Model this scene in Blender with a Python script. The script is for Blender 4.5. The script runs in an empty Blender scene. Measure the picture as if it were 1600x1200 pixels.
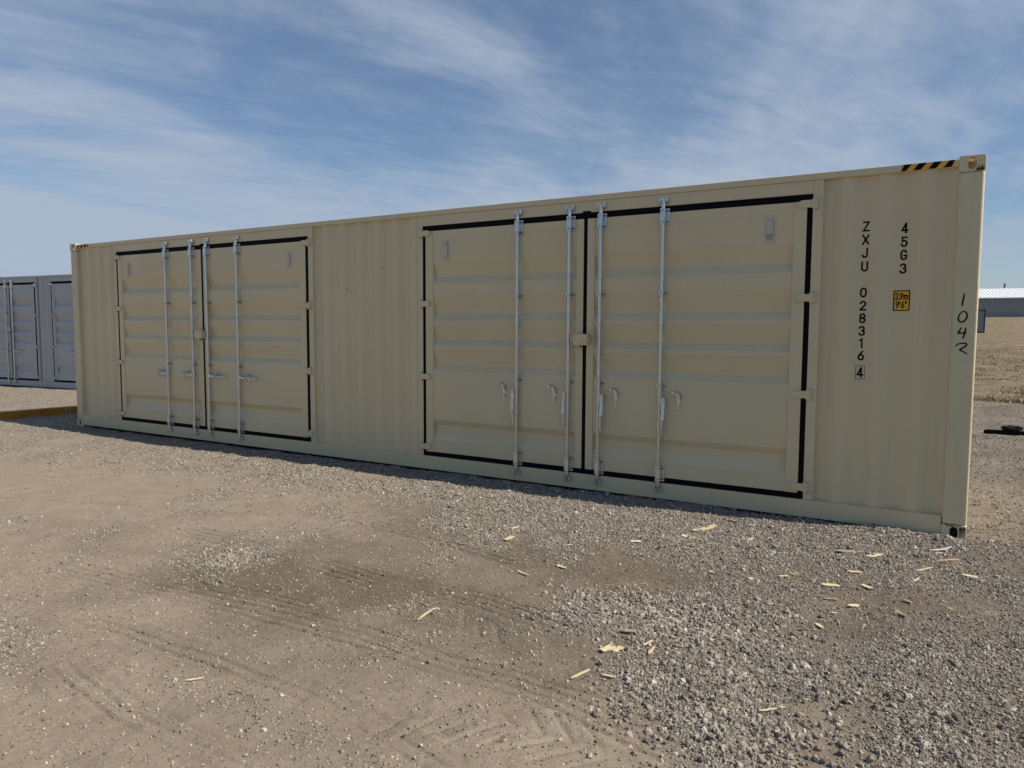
import bpy, bmesh, math, random
import numpy as np
from mathutils import Vector, Matrix

scene = bpy.context.scene
C = scene.collection
rad = math.radians

# ------------------------------------------------------------------ camera
cam = bpy.data.objects.new('camera', bpy.data.cameras.new('camera'))
C.objects.link(cam)
scene.camera = cam
cam.data.sensor_width = 36.0
cam.data.lens = 36.0 * 1142.8 / 1600.0
cam.data.clip_start = 0.05
cam.data.clip_end = 3000
right = Vector((0.85860233, 0.51262189, 0.00456389))
fwd = Vector((-0.51080618, 0.85624614, -0.07693885))
up = right.cross(fwd)
M = Matrix((right, up, -fwd)).transposed().to_4x4()
M.translation = Vector((12.01496, -6.46481, 1.61172))
cam.matrix_world = M

# ------------------------------------------------------------------ light
SUN_V = Vector((2.85, 0.47, 2.896)).normalized()
sun_el = math.asin(SUN_V.z)
sun_az = math.atan2(SUN_V.x, SUN_V.y)
sun = bpy.data.objects.new('sun', bpy.data.lights.new('sun', 'SUN'))
C.objects.link(sun)
sun.data.energy = 5.0
sun.data.angle = rad(0.6)
sun.data.color = (1.0, 0.93, 0.83)
sun.rotation_euler = SUN_V.to_track_quat('Z', 'Y').to_euler()
sun.location = (12, 4, 20)

scene.view_settings.view_transform = 'Standard'
scene.view_settings.look = 'None'
scene.view_settings.exposure = 0.15
scene.view_settings.gamma = 1.0

world = bpy.data.worlds.new('World')
scene.world = world
world.use_nodes = True


def build_world():
    nt = world.node_tree
    N = nt.nodes
    N.clear()
    lk = nt.links.new
    out = N.new('ShaderNodeOutputWorld')
    sky = N.new('ShaderNodeTexSky')
    sky.sky_type = 'NISHITA'
    sky.sun_disc = False
    sky.sun_elevation = sun_el
    sky.sun_rotation = sun_az
    sky.altitude = 300
    sky.air_density = 1.0
    sky.dust_density = 0.6
    sky.ozone_density = 4.0
    bg = N.new('ShaderNodeBackground')
    bg.inputs[1].default_value = SKY_STRENGTH
    hs = N.new('ShaderNodeHueSaturation')
    hs.inputs['Saturation'].default_value = 1.08
    lk(sky.outputs[0], hs.inputs['Color'])
    lk(hs.outputs[0], bg.inputs[0])
    cl = N.new('ShaderNodeBackground')
    cl.inputs[0].default_value = (0.61, 0.73, 0.91, 1)
    cl.inputs[1].default_value = CLOUD_STRENGTH
    mix = N.new('ShaderNodeMixShader')
    lk(bg.outputs[0], mix.inputs[1])
    lk(cl.outputs[0], mix.inputs[2])
    lk(mix.outputs[0], out.inputs[0])
    # direction -> a flat cloud layer overhead
    tc = N.new('ShaderNodeTexCoord')
    sep = N.new('ShaderNodeSeparateXYZ')
    lk(tc.outputs['Generated'], sep.inputs[0])

    def m(op, a, b=None, c=None, clamp=False):
        n = N.new('ShaderNodeMath')
        n.operation = op
        n.use_clamp = clamp
        for i, v in enumerate((a, b, c)):
            if v is None:
                continue
            if isinstance(v, (int, float)):
                n.inputs[i].default_value = v
            else:
                lk(v, n.inputs[i])
        return n.outputs[0]
    z = m('MAXIMUM', sep.outputs[2], 0.0)
    den = m('ADD', z, 0.10)
    px = m('DIVIDE', sep.outputs[0], den)
    py = m('DIVIDE', sep.outputs[1], den)
    comb = N.new('ShaderNodeCombineXYZ')
    lk(px, comb.inputs[0])
    lk(py, comb.inputs[1])

    def noise(rot, scale, loc, detail, rough, dist, nscale=1.0):
        mp = N.new('ShaderNodeMapping')
        mp.vector_type = 'TEXTURE'
        mp.inputs['Rotation'].default_value = (0, 0, rad(rot))
        mp.inputs['Scale'].default_value = scale
        mp.inputs['Location'].default_value = loc
        lk(comb.outputs[0], mp.inputs[0])
        n = N.new('ShaderNodeTexNoise')
        n.inputs['Scale'].default_value = nscale
        n.inputs['Detail'].default_value = detail
        n.inputs['Roughness'].default_value = rough
        n.inputs['Distortion'].default_value = dist
        lk(mp.outputs[0], n.inputs['Vector'])
        return n.outputs[0]
    wob = noise(0, (1.0, 1.0, 1), (5.0, 3.0, 0), 4, 0.55, 0.0, 1.1)
    big = noise(-16, (1.1, 1.9, 1), (9.9, 1.2, 0), 4, 0.5, 0.7, 1.15)
    mid = noise(-5, (0.9, 1.7, 1), (2.2, 6.6, 0), 9, 0.60, 1.1, 2.6)
    fine = noise(-30, (0.35, 1.5, 1), (7.3, 2.2, 0), 10, 0.68, 1.0, 2.6)
    a = m('MULTIPLY', big, 1.35)
    b = m('MULTIPLY_ADD', mid, 0.62, a)
    c = m('MULTIPLY_ADD', fine, 0.42, b)
    c = m('MULTIPLY_ADD', m('SUBTRACT', wob, 0.5), 0.5, c)
    # thin haze towards the horizon, thicker on the side away from the sun
    hz = m('SUBTRACT', 1.0, m('MULTIPLY', z, 2.2), clamp=True)
    hz = m('POWER', hz, 2.0)
    west = m('MULTIPLY', sep.outputs[0], -0.13)
    hz = m('MULTIPLY', hz, m('MULTIPLY_ADD', sep.outputs[0], -0.45, 0.16))
    c = m('ADD', c, m('MULTIPLY', hz, 0.9))
    c = m('ADD', c, west)
    # unseen cirrus behind the viewer and overhead deliberately thinned to weaken fill light
    c = m('SUBTRACT', c, m('MULTIPLY', m('SUBTRACT', 0.55, sep.outputs[1], clamp=True), 0.45))
    ramp = N.new('ShaderNodeMapRange')
    ramp.interpolation_type = 'SMOOTHERSTEP'
    ramp.inputs['From Min'].default_value = 0.87
    ramp.inputs['From Max'].default_value = 1.78
    ramp.inputs['To Min'].default_value = 0.13
    ramp.inputs['To Max'].default_value = 1.0
    lk(c, ramp.inputs[0])
    lk(ramp.outputs[0], mix.inputs[0])


SKY_STRENGTH = 0.084
CLOUD_STRENGTH = 0.58
build_world()

# ------------------------------------------------------------------ where gravel, damp soil, tyre marks and splinters lie (metres)
GRAVEL = """
11111111111111111222221111111111111122334456676665554211111222222222222222222222222222222555555555555555555
11111111111111111112222211111111111112223344566666655432111112222222222222222222222222222255555555555555555
21111111111111111111222221111111111111122334455676665554321111122222222222222222222222222111555555555555555
22111111111111111111112222211111111111111223344566766655532111112222222222222222222222211122365555555555555
22221111111111111111111222221111111111111122233445666666554321111122222222222222222221111223368555555555555
22222111111111111111111112222211111111111111223344556766655543211112222222222222222111112223458665555555555
22222221111111111111111111122222111111111111122233445666666554321111122222222222211111122233648666655555555
22222222211111111111111111112222211111111111111223334456766655543211111222222221111111222333648666665555555
33222222221111111111111111111122222111111111111112233445567666555431111122222111111113222334658666666655555
33322222222211111111111111111111222211111111111111222334456666665543211111211111111133223335668666666666555
33333222222221111111111111111111122222111111111111112233445567666555432112211111112332223336568666666666655
33333322222222211111111111111111111222221111111111111122334456676665543222311111123322233346578666666666666
33333333222222222111111111111111111122222111111111111112223344566665431122222111233222333356578666666666666
44333333332222222211111111111111111111222221111111111111122334455654322222332223432222333466478666666666666
44443333333222222222111111111111111111112222211111111111112223333222221122222113322223333466488666666666666
44444333333332222222211111111111111111111222221111111111111122221111111111111222221123333566488666666666666
54444443333333222222222111111111111111111112222211111111111112221111111111112443322123334665588666666666666
55544444333333332222222221111111111111111111222221111111111222211111111111112455322123434665588666666666666
55554444443333333222222222111111111111111111112222211111122322111122211111112354321123436765588666666666666
55555544444333333332222222221111111111111111111122222222222321112222221123323443221123458875688666666666666
65555554444443333333322222222111111111111111111112343222221111233433222235643343541114578975688766666666666
66655555544444433333332222222221111111111111111111222223321122446654222233444322211124678865698766666666666
66665555554444443333333322222222211111111111111111111125631123467874322222223222221135788753567666666666666
66666655555544444433333332222222221111111111111111111112211123356653222222221112234346788764456666666666666
66666665555555444443333333322222222211111111111111111111111112233332211111111112467767777765555666666666666
77666666655555544444433333333222222221111112222211111111111111122221111111111112579988877766665666666666666
77766666665555555444444333333322222222222222222222111111111111111111111111111113578998777766666666666666666
77777666666655555544444433333333222222222222222222222211111111111111111111111113467898666666766666666666666
77777766666666555555444444333333333333333332222222222222211111121111121111111123456777656666777666666666666
77777777666666655555544444433333333333333333322222222222222122222222222221122234445666555666677766666666666
77777777776666666555555444444443333343333333333333333333332223333333222222222344555555555666667777666666666
77777777777666666655555554444444444444444433333333333333333333333333333333333445555555555666566677776666666
77777777777776666666555555555444444444444444444444444444444444444444444444444555566665555666555667777666666
77777777777777666666665555555555555555544444444444455555555555554444444455555566666666555666555566777776666
77777777777777776666666665555555555555555555555555555566666666555555555556666666666776666666666666667777766
77777777777777777766666666665555555555555555555555566666677666666655556666666666777777666666666666666777776
77777777777777777777666666666666666666666666666666666677777776666666666777777777777777777666667666666667777
77777777777777777777776666666666666666666666666666667777777777777777777777777777777877777776677766666666677
77777777777777777777777766666666666666666666666777777777777777777777777778888877788888777777777766666666667
77777777777777777777777777666666666666666677777777777787777777788877777888888888888888887777777776666666666
77777777777777777777777777777666666666677777777777778888877777888888888888888888888888888777777777666666666
77777777777777777777777777777777777777777777777778888888888888888888888888888888888888888887777777766666666
77777777777777777777777777777777777777777777777888888888888888888888888888888888888888888888777778777666666
77777777777777777777777777777777777777777777888888888888888888888888888888888888888888888888877788877776666
77777777777777777777777777777777777777777888888888888888888888888888888888888888888888888888877778888777666
77777777777777777777777777777777777777888888888888888888888888888888888888888888888888888888887777888877776
77777777777777777777777777777777777788888888888888888888888888888888888888888888888888888888887777788888777
77777777777777777777777777777777788888888888888888888888888888888888888888888888888888888888887777777888887
77777777777777777777777777777777888888888888888888888888888888888888888888888888888888888888888777777788888
77777777777777777777777777777778888888888888888888888888888888888888888888888888888888888888888877777777888
77777777777777777777777777777788888888888888888888888888888888888888888888888888888888888888888877777777778
""".split()
DAMP = """
11111111111111111111111111111111111111111111222221111111000000000000000000000000000000000555555555555555555
11111111111111111111111111111111111111111111112222211111110000000000000000000000000000000055555555555555555
11111111111111111111111111111111111111111111111222221111111100000000000000000000000000000000555555555555555
11111111111111111111111111111111111111111111111112222211111110000000000000000000000000000001245555555555555
11111111111111111111111111111111111111111111111111122222111111100000000000000000000000000112345555555555555
01111111111111111111111111111111111111111111111111112222211111111000000000000000000000001112345555555555555
00011111111111111111111111111111111111111111111111111122222111111100000000000000000000011122445555555555555
00000111111111111111111111111111111111111111111111111112222211111111000000000000000000111223445555555555555
00000011111111111111111111111111111111111111111111111111122222111111110000000000000001111223445555555555555
00000000111111111111111111111111111111111111111111111111111222221111111000000000000011112234445555555555555
00000000011111111111111111111111111111111111111111111111111122222111111110000000000111112234455555555555555
00000000000111111111111111111111111111111111111111111111111111222221111111000000001111122334455555555555555
00000000000011111111111111111111111111111111111111111111111111112222222211110000011111222344455555555555555
00000000000000111111111111111111111111111111111111111111111111111222222111111100111111222344455555555555555
00000000000000001111111111111111111111111111111111111111111111111222222211111111111112223344455555555555555
00000000000000000111111111111111111111111111111111111111111111112222222222222211112222223444455555555555555
00000000000000000001111111111111111111111111111111111111111111112222222222223333222222233444455555555555555
00000000000000000000111111111111111111111111111111111111111111122222222222333444332322233444455555555555555
00000000000000000000001111111111111111111111111111111111111111222333333333444444444333334444455555555555555
00000000000000000000000011111111111111111111111111111111111122223444444444555555455443334444455555555555555
00000000000000000000000001111111111111111111111111111111112222234455555555555555555554444444455555555555555
00000000000000000000000000011111111111111111111111111111122222334455665555666655666555544444555555555555555
00000000000000000000000000001111111111111111111111111111222222334455666666666666666655555444555555555555555
00000000000000000000000000000011111111111111111111111112222222333445566666666666666655555554555555555555555
00000000000000000000000000000000111111111111111111111111122222333445556666665666665555555555555555555555555
00000000000000000000000000000000011111111110000011111111112222223345555566555556555555555555555555555555555
00000000000000000000000000000000000111000000000000111111111222223344555555555555555555555555555555555555555
00000000000000000000000000000000000000000000000000011111112222223334455555555555555555555555555555555555555
00000000000000000000000000000000000000000000000000000111112222223334445555555555555455555555555555555555555
00000000000000000000000000000000000000000000000000000011112222223334444455555555554455555555555555555555555
00000000000000000000000000000000000000000000000000000011111222222334444445555555554455555555655555555555555
00000000000000000000000000000000000000000000000000000001111112222333444444455555554555555555666555555555555
00000000000000000000000000000000000000000000000000000000111111222333344444445555555555555555666655555555555
00000000000000000000000000000000000000000000000000000000001111122333333444445555555555555555666666555555555
00000000000000000000000000000000000000000000000000000000000111122233333334445555555555555555566666665555555
00000000000000000000000000000000000000000000000000000000000011112222333333444555555555555555566666666555555
00000000000000000000000000000000000000000000000000000000000000111222233333344455555555555555566666666665555
00000000000000000000000000000000000000000000000000000000000000011122222333334445555555555555566655666666655
00000000000000000000000000000000000000000000000000000000000000011122222233333445555555555555666655556666665
00000000000000000000000000000000000000000000000000000000000000011112222222333444455555555556666655555566666
00000000000000000000000000000000000000000000000000000000000000011111122222233444445555555556666655555556666
00000000000000000000000000000000000000000000000000000000000000011111112222233344444455555555666655555555566
00000000000000000000000000000000000000000000000000000000000000011111111122223334444444555555566655555555556
00000000000000000000000000000000000000000000000000000000000000011111111112223333444444455555556655555555555
00000000000000000000000000000000000000000000000000000000000000011111111111222333334444444555555555555555555
00000000000000000000000000000000000000000000000000000000000000000111111111222333333444444455555555555555555
00000000000000000000000000000000000000000000000000000000000000000001111111222233333334444444555555555555555
00000000000000000000000000000000000000000000000000000000000000000000111111122222333333444444445555555555555
00000000000000000000000000000000000000000000000000000000000000000000001111122222223333344444444555555555555
00000000000000000000000000000000000000000000000000000000000000000000000111112222222333334444444445555555555
00000000000000000000000000000000000000000000000000000000000000000000000111111222222233334444444444555555555
""".split()
TRACKS = {"T1": [[6.7, -2.9], [7.2, -2.91], [7.75, -2.94], [8.39, -2.94], [9.03, -3.02], [9.37, -2.94], [9.74, -2.93], [9.94, -2.98], [10.35, -3.07], [10.58, -3.09]], "T2": [[6.79, -3.92], [7.64, -3.84], [8.18, -3.77], [8.66, -3.71], [9.08, -3.71], [9.47, -3.69], [9.74, -3.71], [10.03, -3.72], [10.37, -3.69], [10.71, -3.72], [11.03, -3.8], [11.33, -3.87], [11.5, -3.92]], "T3": [[7.81, -4.34], [8.29, -4.3], [8.73, -4.29], [9.03, -4.27], [9.35, -4.28], [9.66, -4.29], [9.93, -4.33], [10.07, -4.33], [10.39, -4.4], [10.65, -4.46]], "T4": [[8.35, -4.66], [8.63, -4.71], [9.08, -4.78], [9.47, -4.79], [9.8, -4.8], [10.14, -4.81]], "T5": [[7.43, -3.48], [8.12, -3.58], [8.57, -3.53], [9.11, -3.54]], "T6": [[7.04, -2.14], [7.87, -1.99], [8.87, -2.11], [9.51, -2.25], [9.79, -2.23]], "C1": [[9.45, -3.28], [9.84, -3.35], [10.18, -3.37], [10.56, -3.43], [10.83, -3.37]], "C2": [[9.98, -4.28], [10.25, -4.12], [10.56, -4.02], [10.89, -4.0], [11.13, -4.0]], "C3": [[9.75, -2.8], [9.99, -2.84], [10.21, -2.87]]}
CHIPS = [
(9.093, -1.496, 0.113, 0.033, 1.53, 1),
(9.201, -1.784, 0.109, 0.065, 1.44, 1),
(10.405, -0.782, 0.272, 0.078, 1.12, 1),
(10.047, -1.33, 0.082, 0.049, 0.55, 2),
(10.353, -1.062, 0.088, 0.053, -0.32, 1),
(10.45, -1.081, 0.083, 0.042, -0.37, 0),
(10.445, -1.255, 0.093, 0.029, -0.19, 0),
(9.678, -2.401, 0.126, 0.017, -0.36, 1),
(9.846, -2.178, 0.08, 0.033, -0.16, 1),
(10.641, -2.928, 0.123, 0.041, 0.42, 0),
(10.542, -2.956, 0.061, 0.017, 0.41, 0),
(10.612, -3.17, 0.093, 0.056, 1.23, 1),
(10.66, -3.153, 0.073, 0.044, 1.31, 1),
(10.768, -3.014, 0.09, 0.015, 1.28, 1),
(10.813, -3.081, 0.128, 0.021, 1.65, 1),
(10.606, -3.471, 0.139, 0.019, 1.29, 1),
(10.734, -3.444, 0.059, 0.015, 0.23, 1),
(10.851, -2.343, 0.071, 0.028, 1.13, 1),
(9.668, -1.688, 0.043, 0.026, 0.94, 2),
(10.739, -1.756, 0.042, 0.025, -0.55, 1),
(10.784, -0.855, 0.094, 0.026, 1.34, 1),
(10.548, -0.39, 0.128, 0.036, -0.34, 0),
(9.569, -3.272, 0.239, 0.019, 1.72, 1),
(9.145, -4.452, 0.083, 0.013, 1.0, 1),
(11.468, -0.794, 0.267, 0.058, 0.61, 0),
(11.628, -0.849, 0.141, 0.057, 0.86, 1),
(12.025, -0.494, 0.055, 0.033, 0.55, 3),
(12.029, -0.404, 0.205, 0.024, 0.85, 2),
(11.936, -0.945, 0.175, 0.028, 0.93, 1),
(12.199, -0.953, 0.092, 0.051, -0.01, 1),
(11.157, -1.579, 0.067, 0.04, 0.55, 1),
(11.21, -1.488, 0.077, 0.036, 0.88, 0),
(11.439, -1.585, 0.121, 0.043, 0.36, 1),
(11.542, -1.255, 0.098, 0.031, 0.55, 1),
(11.639, -1.509, 0.08, 0.048, -0.81, 1),
(11.473, -1.825, 0.088, 0.027, 0.43, 0),
(11.604, -1.88, 0.079, 0.034, 0.8, 1),
(11.521, -2.038, 0.034, 0.02, 0.27, 1),
(11.476, -2.281, 0.069, 0.03, -0.89, 1),
(11.844, -1.889, 0.129, 0.025, -1.03, 0),
(11.872, -1.647, 0.049, 0.029, -0.43, 0),
(11.9, -1.207, 0.08, 0.018, 1.19, 1),
(11.441, -3.352, 0.142, 0.011, 0.92, 1),
(12.073, -0.641, 0.2, 0.024, 0.76, 3),
]
BIG = [(11.272, -3.119, 0.027), (9.104, -4.917, 0.015), (9.035, -5.176, 0.019), (8.993, -4.941, 0.016), (9.74, -4.58, 0.015), (10.591, -2.348, 0.031), (11.028, -3.906, 0.02), (10.928, -4.06, 0.022), (10.631, -1.553, 0.031), (10.593, -3.273, 0.019), (10.163, -4.112, 0.016), (10.319, -4.029, 0.016), (10.785, -2.406, 0.026), (11.271, -2.724, 0.023), (10.599, -0.746, 0.035), (11.394, -3.719, 0.022), (11.275, -3.495, 0.024), (11.427, -3.543, 0.02), (11.795, -2.96, 0.02), (12.005, -2.96, 0.022), (11.889, -2.578, 0.022), (9.619, -3.563, 0.017), (10.057, -3.68, 0.015), (7.88, -4.598, 0.02), (10.247, -4.488, 0.014), (9.758, -4.233, 0.014), (11.822, -2.806, 0.021), (12.076, -3.149, 0.018)]

# ------------------------------------------------------------------ helpers
class MB:
    """collects shapes, then links them as ONE mesh object"""
    def __init__(self):
        self.v = []
        self.f = []

    def add(self, vs, fs):
        k = len(self.v)
        self.v += [tuple(p) for p in vs]
        self.f += [tuple(i + k for i in f) for f in fs]
        return self

    def box(self, x0, x1, y0, y1, z0, z1):
        vs = [(x0, y0, z0), (x1, y0, z0), (x1, y1, z0), (x0, y1, z0),
              (x0, y0, z1), (x1, y0, z1), (x1, y1, z1), (x0, y1, z1)]
        fs = [(0, 3, 2, 1), (4, 5, 6, 7), (0, 1, 5, 4), (1, 2, 6, 5), (2, 3, 7, 6), (3, 0, 4, 7)]
        return self.add(vs, fs)

    def tube(self, pts, r, n=12, flat=1.0, cap=True):
        """round (or flattened) tube along a path; r a number or one per point"""
        P = [Vector(p) for p in pts]
        rs = r if isinstance(r, (list, tuple)) else [r] * len(P)
        vs = []
        fs = []
        ref = Vector((0, 1, 0))
        for i, p in enumerate(P):
            t = (P[min(i + 1, len(P) - 1)] - P[max(i - 1, 0)]).normalized()
            rf = ref if abs(t.dot(ref)) < 0.95 else Vector((1, 0, 0))
            a = t.cross(rf).normalized()
            b = a.cross(t).normalized()
            for k in range(n):
                q = 2 * math.pi * k / n
                vs.append(p + a * math.cos(q) * rs[i] + b * math.sin(q) * rs[i] * flat)
        for i in range(len(P) - 1):
            for k in range(n):
                k2 = (k + 1) % n
                fs.append((i * n + k, i * n + k2, (i + 1) * n + k2, (i + 1) * n + k))
        if cap:
            fs.append(tuple(range(n))[::-1])
            fs.append(tuple((len(P) - 1) * n + k for k in range(n)))
        return self.add(vs, fs)

    def prism(self, poly, fmap, d0, d1):
        """poly in 2D, extruded between depths; fmap(a, b, d) -> xyz"""
        n = len(poly)
        vs = [fmap(a, b, d0) for a, b in poly] + [fmap(a, b, d1) for a, b in poly]
        fs = [tuple(range(n)), tuple(range(2 * n - 1, n - 1, -1))]
        fs += [(i, i + n, (i + 1) % n + n, (i + 1) % n) for i in range(n)]
        return self.add(vs, fs)

    def holed(self, w, h, ow, oh, fmap, d0, d1, cut=0.0):
        """w x h plate centred on 0,0 with an oval hole; cut rounds the outer corners"""
        n = 40
        outer = []
        inner = []
        angs = sorted(set([2 * math.pi * k / n for k in range(n)]))
        for a in angs:
            c, s = math.cos(a), math.sin(a)
            t = min((w / 2) / abs(c) if abs(c) > 1e-6 else 9, (h / 2) / abs(s) if abs(s) > 1e-6 else 9)
            x, y = c * t, s * t
            if cut:
                ex, ey = w / 2 - cut, h / 2 - cut
                if abs(x) > ex and abs(y) > ey:
                    dx, dy = abs(x) - ex, abs(y) - ey
                    L = math.hypot(dx, dy)
                    x = math.copysign(ex + dx / L * cut, x)
                    y = math.copysign(ey + dy / L * cut, y)
            outer.append((x, y))
            rr = min(ow, oh) / 2
            hx, hy = ow / 2 - rr, oh / 2 - rr
            inner.append((c * rr + math.copysign(hx, c) * (abs(c) > 1e-6), s * rr + math.copysign(hy, s) * (abs(s) > 1e-6)))
        m = len(angs)
        vs = []
        for d in (d0, d1):
            vs += [fmap(a, b, d) for a, b in outer]
            vs += [fmap(a, b, d) for a, b in inner]
        fs = []
        for i in range(m):
            j = (i + 1) % m
            fs.append((i, j, m + j, m + i))
            fs.append((2 * m + j, 2 * m + i, 3 * m + i, 3 * m + j))
            fs.append((i, 2 * m + i, 2 * m + j, j))
            fs.append((m + i, m + j, 3 * m + j, 3 * m + i))
        return self.add(vs, fs)

    def sheet(self, prof, fmap, e0, e1):
        """prof = list of (coordinate, depth); swept from e0 to e1"""
        n = len(prof)
        vs = [fmap(a, d, e0) for a, d in prof] + [fmap(a, d, e1) for a, d in prof]
        fs = [(i, i + 1, i + 1 + n, i + n) for i in range(n - 1)]
        return self.add(vs, fs)

    def build(self, name, mat, parent=None, bevel=0.0, smooth=False, seg=2, fix=True, mat2=None, split=None):
        me = bpy.data.meshes.new(name)
        me.from_pydata(self.v, [], self.f)
        if mat2:
            me.materials.append(mat)
            me.materials.append(mat2)
            for p in me.polygons:
                p.material_index = 1 if p.index >= split else 0
        if fix:
            bm = bmesh.new()
            bm.from_mesh(me)
            bmesh.ops.recalc_face_normals(bm, faces=bm.faces)
            bm.to_mesh(me)
            bm.free()
        if not mat2:
            me.materials.append(mat)
        o = bpy.data.objects.new(name, me)
        C.objects.link(o)
        if parent:
            o.parent = parent
        if bevel:
            b = o.modifiers.new('bevel', 'BEVEL')
            b.width = bevel
            b.segments = seg
            b.limit_method = 'ANGLE'
            b.angle_limit = rad(40)
            b.harden_normals = False
        if smooth:
            me.polygons.foreach_set('use_smooth', [True] * len(me.polygons))
            me.set_sharp_from_angle(angle=rad(42))
        return o


def tag(o, label=None, cat=None, group=None, kind=None):
    for k, v in (('label', label), ('category', cat), ('group', group), ('kind', kind)):
        if v:
            o[k] = v
    return o


def empty(name, loc=(0, 0, 0), rz=0.0):
    o = bpy.data.objects.new(name, None)
    C.objects.link(o)
    o.location = loc
    o.rotation_euler = (0, 0, rz)
    o.empty_display_size = 0.2
    return o


def FXZ(x, z, y):      # a plane facing the viewer
    return (x, y, z)


def rounded(prof, r=0.008):
    """rounds the corners of a profile polyline"""
    out = [prof[0]]
    for i in range(1, len(prof) - 1):
        p = Vector(prof[i])
        a = (Vector(prof[i - 1]) - p)
        b = (Vector(prof[i + 1]) - p)
        ra = min(r, a.length * 0.4)
        rb = min(r, b.length * 0.4)
        p0 = p + a.normalized() * ra
        p1 = p + b.normalized() * rb
        for t in (0, 0.33, 0.67, 1):
            q = p0 * (1 - t) ** 2 + p * 2 * t * (1 - t) + p1 * t * t
            out.append((q.x, q.y))
    out.append(prof[-1])
    return out


# ------------------------------------------------------------------ materials
def mat(name, col, rough=0.5, metal=0.0, bump=0.0, bscale=200.0, var=0.0, vscale=3.0, spec=0.5, streak=0.0, tint=None):
    m = bpy.data.materials.new(name)
    m.use_nodes = True
    nt = m.node_tree
    N = nt.nodes
    lk = nt.links.new
    b = N['Principled BSDF']
    b.inputs['Roughness'].default_value = rough
    b.inputs['Metallic'].default_value = metal
    b.inputs['Specular IOR Level'].default_value = spec
    b.inputs['Base Color'].default_value = (*col, 1)
    tc = N.new('ShaderNodeTexCoord')
    if var:
        n = N.new('ShaderNodeTexNoise')
        n.inputs['Scale'].default_value = vscale
        n.inputs['Detail'].default_value = 6
        n.inputs['Roughness'].default_value = 0.6
        lk(tc.outputs['Object'], n.inputs['Vector'])
        r = N.new('ShaderNodeMapRange')
        r.inputs['From Min'].default_value = 0.3
        r.inputs['From Max'].default_value = 0.7
        lk(n.outputs[0], r.inputs[0])
        mx = N.new('ShaderNodeMix')
        mx.data_type = 'RGBA'
        t = tint or [c * (1 - var) for c in col]
        mx.inputs['A'].default_value = (*col, 1)
        mx.inputs['B'].default_value = (*t, 1)
        lk(r.outputs[0], mx.inputs['Factor'])
        last = mx.outputs['Result']
        if streak:
            mp = N.new('ShaderNodeMapping')
            mp.inputs['Scale'].default_value = (75, 75, 0.9)
            lk(tc.outputs['Object'], mp.inputs[0])
            s = N.new('ShaderNodeTexNoise')
            s.inputs['Scale'].default_value = 1.0
            s.inputs['Detail'].default_value = 4
            lk(mp.outputs[0], s.inputs['Vector'])
            sr = N.new('ShaderNodeMapRange')
            sr.inputs['From Min'].default_value = 0.60
            sr.inputs['From Max'].default_value = 0.80
            sr.inputs['To Max'].default_value = streak
            lk(s.outputs[0], sr.inputs[0])
            m2 = N.new('ShaderNodeMix')
            m2.data_type = 'RGBA'
            m2.inputs['B'].default_value = (col[0] * 0.45, col[1] * 0.40, col[2] * 0.36, 1)
            lk(last, m2.inputs['A'])
            lk(sr.outputs[0], m2.inputs['Factor'])
            last = m2.outputs['Result']
        lk(last, b.inputs['Base Color'])
        rr = N.new('ShaderNodeMapRange')
        rr.inputs['To Min'].default_value = max(0.05, rough - 0.08)
        rr.inputs['To Max'].default_value = min(1, rough + 0.10)
        lk(n.outputs[0], rr.inputs[0])
        lk(rr.outputs[0], b.inputs['Roughness'])
    if bump:
        n2 = N.new('ShaderNodeTexNoise')
        n2.inputs['Scale'].default_value = bscale
        n2.inputs['Detail'].default_value = 4
        lk(tc.outputs['Object'], n2.inputs['Vector'])
        bp = N.new('ShaderNodeBump')
        bp.inputs['Strength'].default_value = 0.6
        bp.inputs['Distance'].default_value = bump
        lk(n2.outputs[0], bp.inputs['Height'])
        lk(bp.outputs[0], b.inputs['Normal'])
    return m


CREAM = (0.66, 0.555, 0.350)
M_CREAM = mat('cream_paint', CREAM, 0.42, bump=0.006, bscale=2.2, var=0.07, vscale=1.1, streak=0.16)
M_CREAM_POST = mat('cream_paint_worn', (0.65, 0.555, 0.355), 0.45, bump=0.002, bscale=6, var=0.08, vscale=4, streak=0.55)
M_GREY = mat('grey_paint', (0.43, 0.435, 0.435), 0.42, bump=0.004, bscale=2.2, var=0.07, vscale=1.1, streak=0.12)
M_RUBBER = mat('black_rubber', (0.004, 0.004, 0.006), 0.8, bump=0.002, bscale=30, spec=0.12)
M_GALV = mat('galvanised_steel', (0.66, 0.68, 0.68), 0.30, metal=0.9, bump=0.0006, bscale=120, var=0.25, vscale=25)
M_DARK = mat('dark_steel', (0.045, 0.045, 0.05), 0.5, metal=0.5, var=0.3, vscale=10)
M_BLACK = mat('black_vinyl', (0.006, 0.006, 0.009), 0.75, var=0.2, vscale=20, spec=0.12)
M_YELLOW = mat('yellow_vinyl', (0.80, 0.42, 0.03), 0.4, var=0.08, vscale=10)
M_ORANGE = mat('orange_beam_paint', (0.46, 0.19, 0.014), 0.5, var=0.35, vscale=5, bump=0.001, bscale=60)
M_RUST = mat('rusty_scuff', (0.05, 0.035, 0.028), 0.85, var=0.6, vscale=60)
M_PINK = mat('faded_vent_sticker', (0.52, 0.40, 0.34), 0.6, var=0.5, vscale=90)
M_VENT = mat('vent_plastic', (0.56, 0.52, 0.44), 0.5, var=0.1, vscale=20)
M_WHITE = mat('white_sheet_metal', (0.80, 0.82, 0.82), 0.5, var=0.05, vscale=0.3)
M_BWALL = mat('grey_sheet_metal', (0.27, 0.29, 0.31), 0.6, var=0.06, vscale=0.2)
M_STICK = mat('sticker_paper', (0.55, 0.40, 0.36), 0.6, var=0.4, vscale=60)
M_LED = mat('unit_panel', (0.24, 0.27, 0.31), 0.5, var=0.1, vscale=1)
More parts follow.
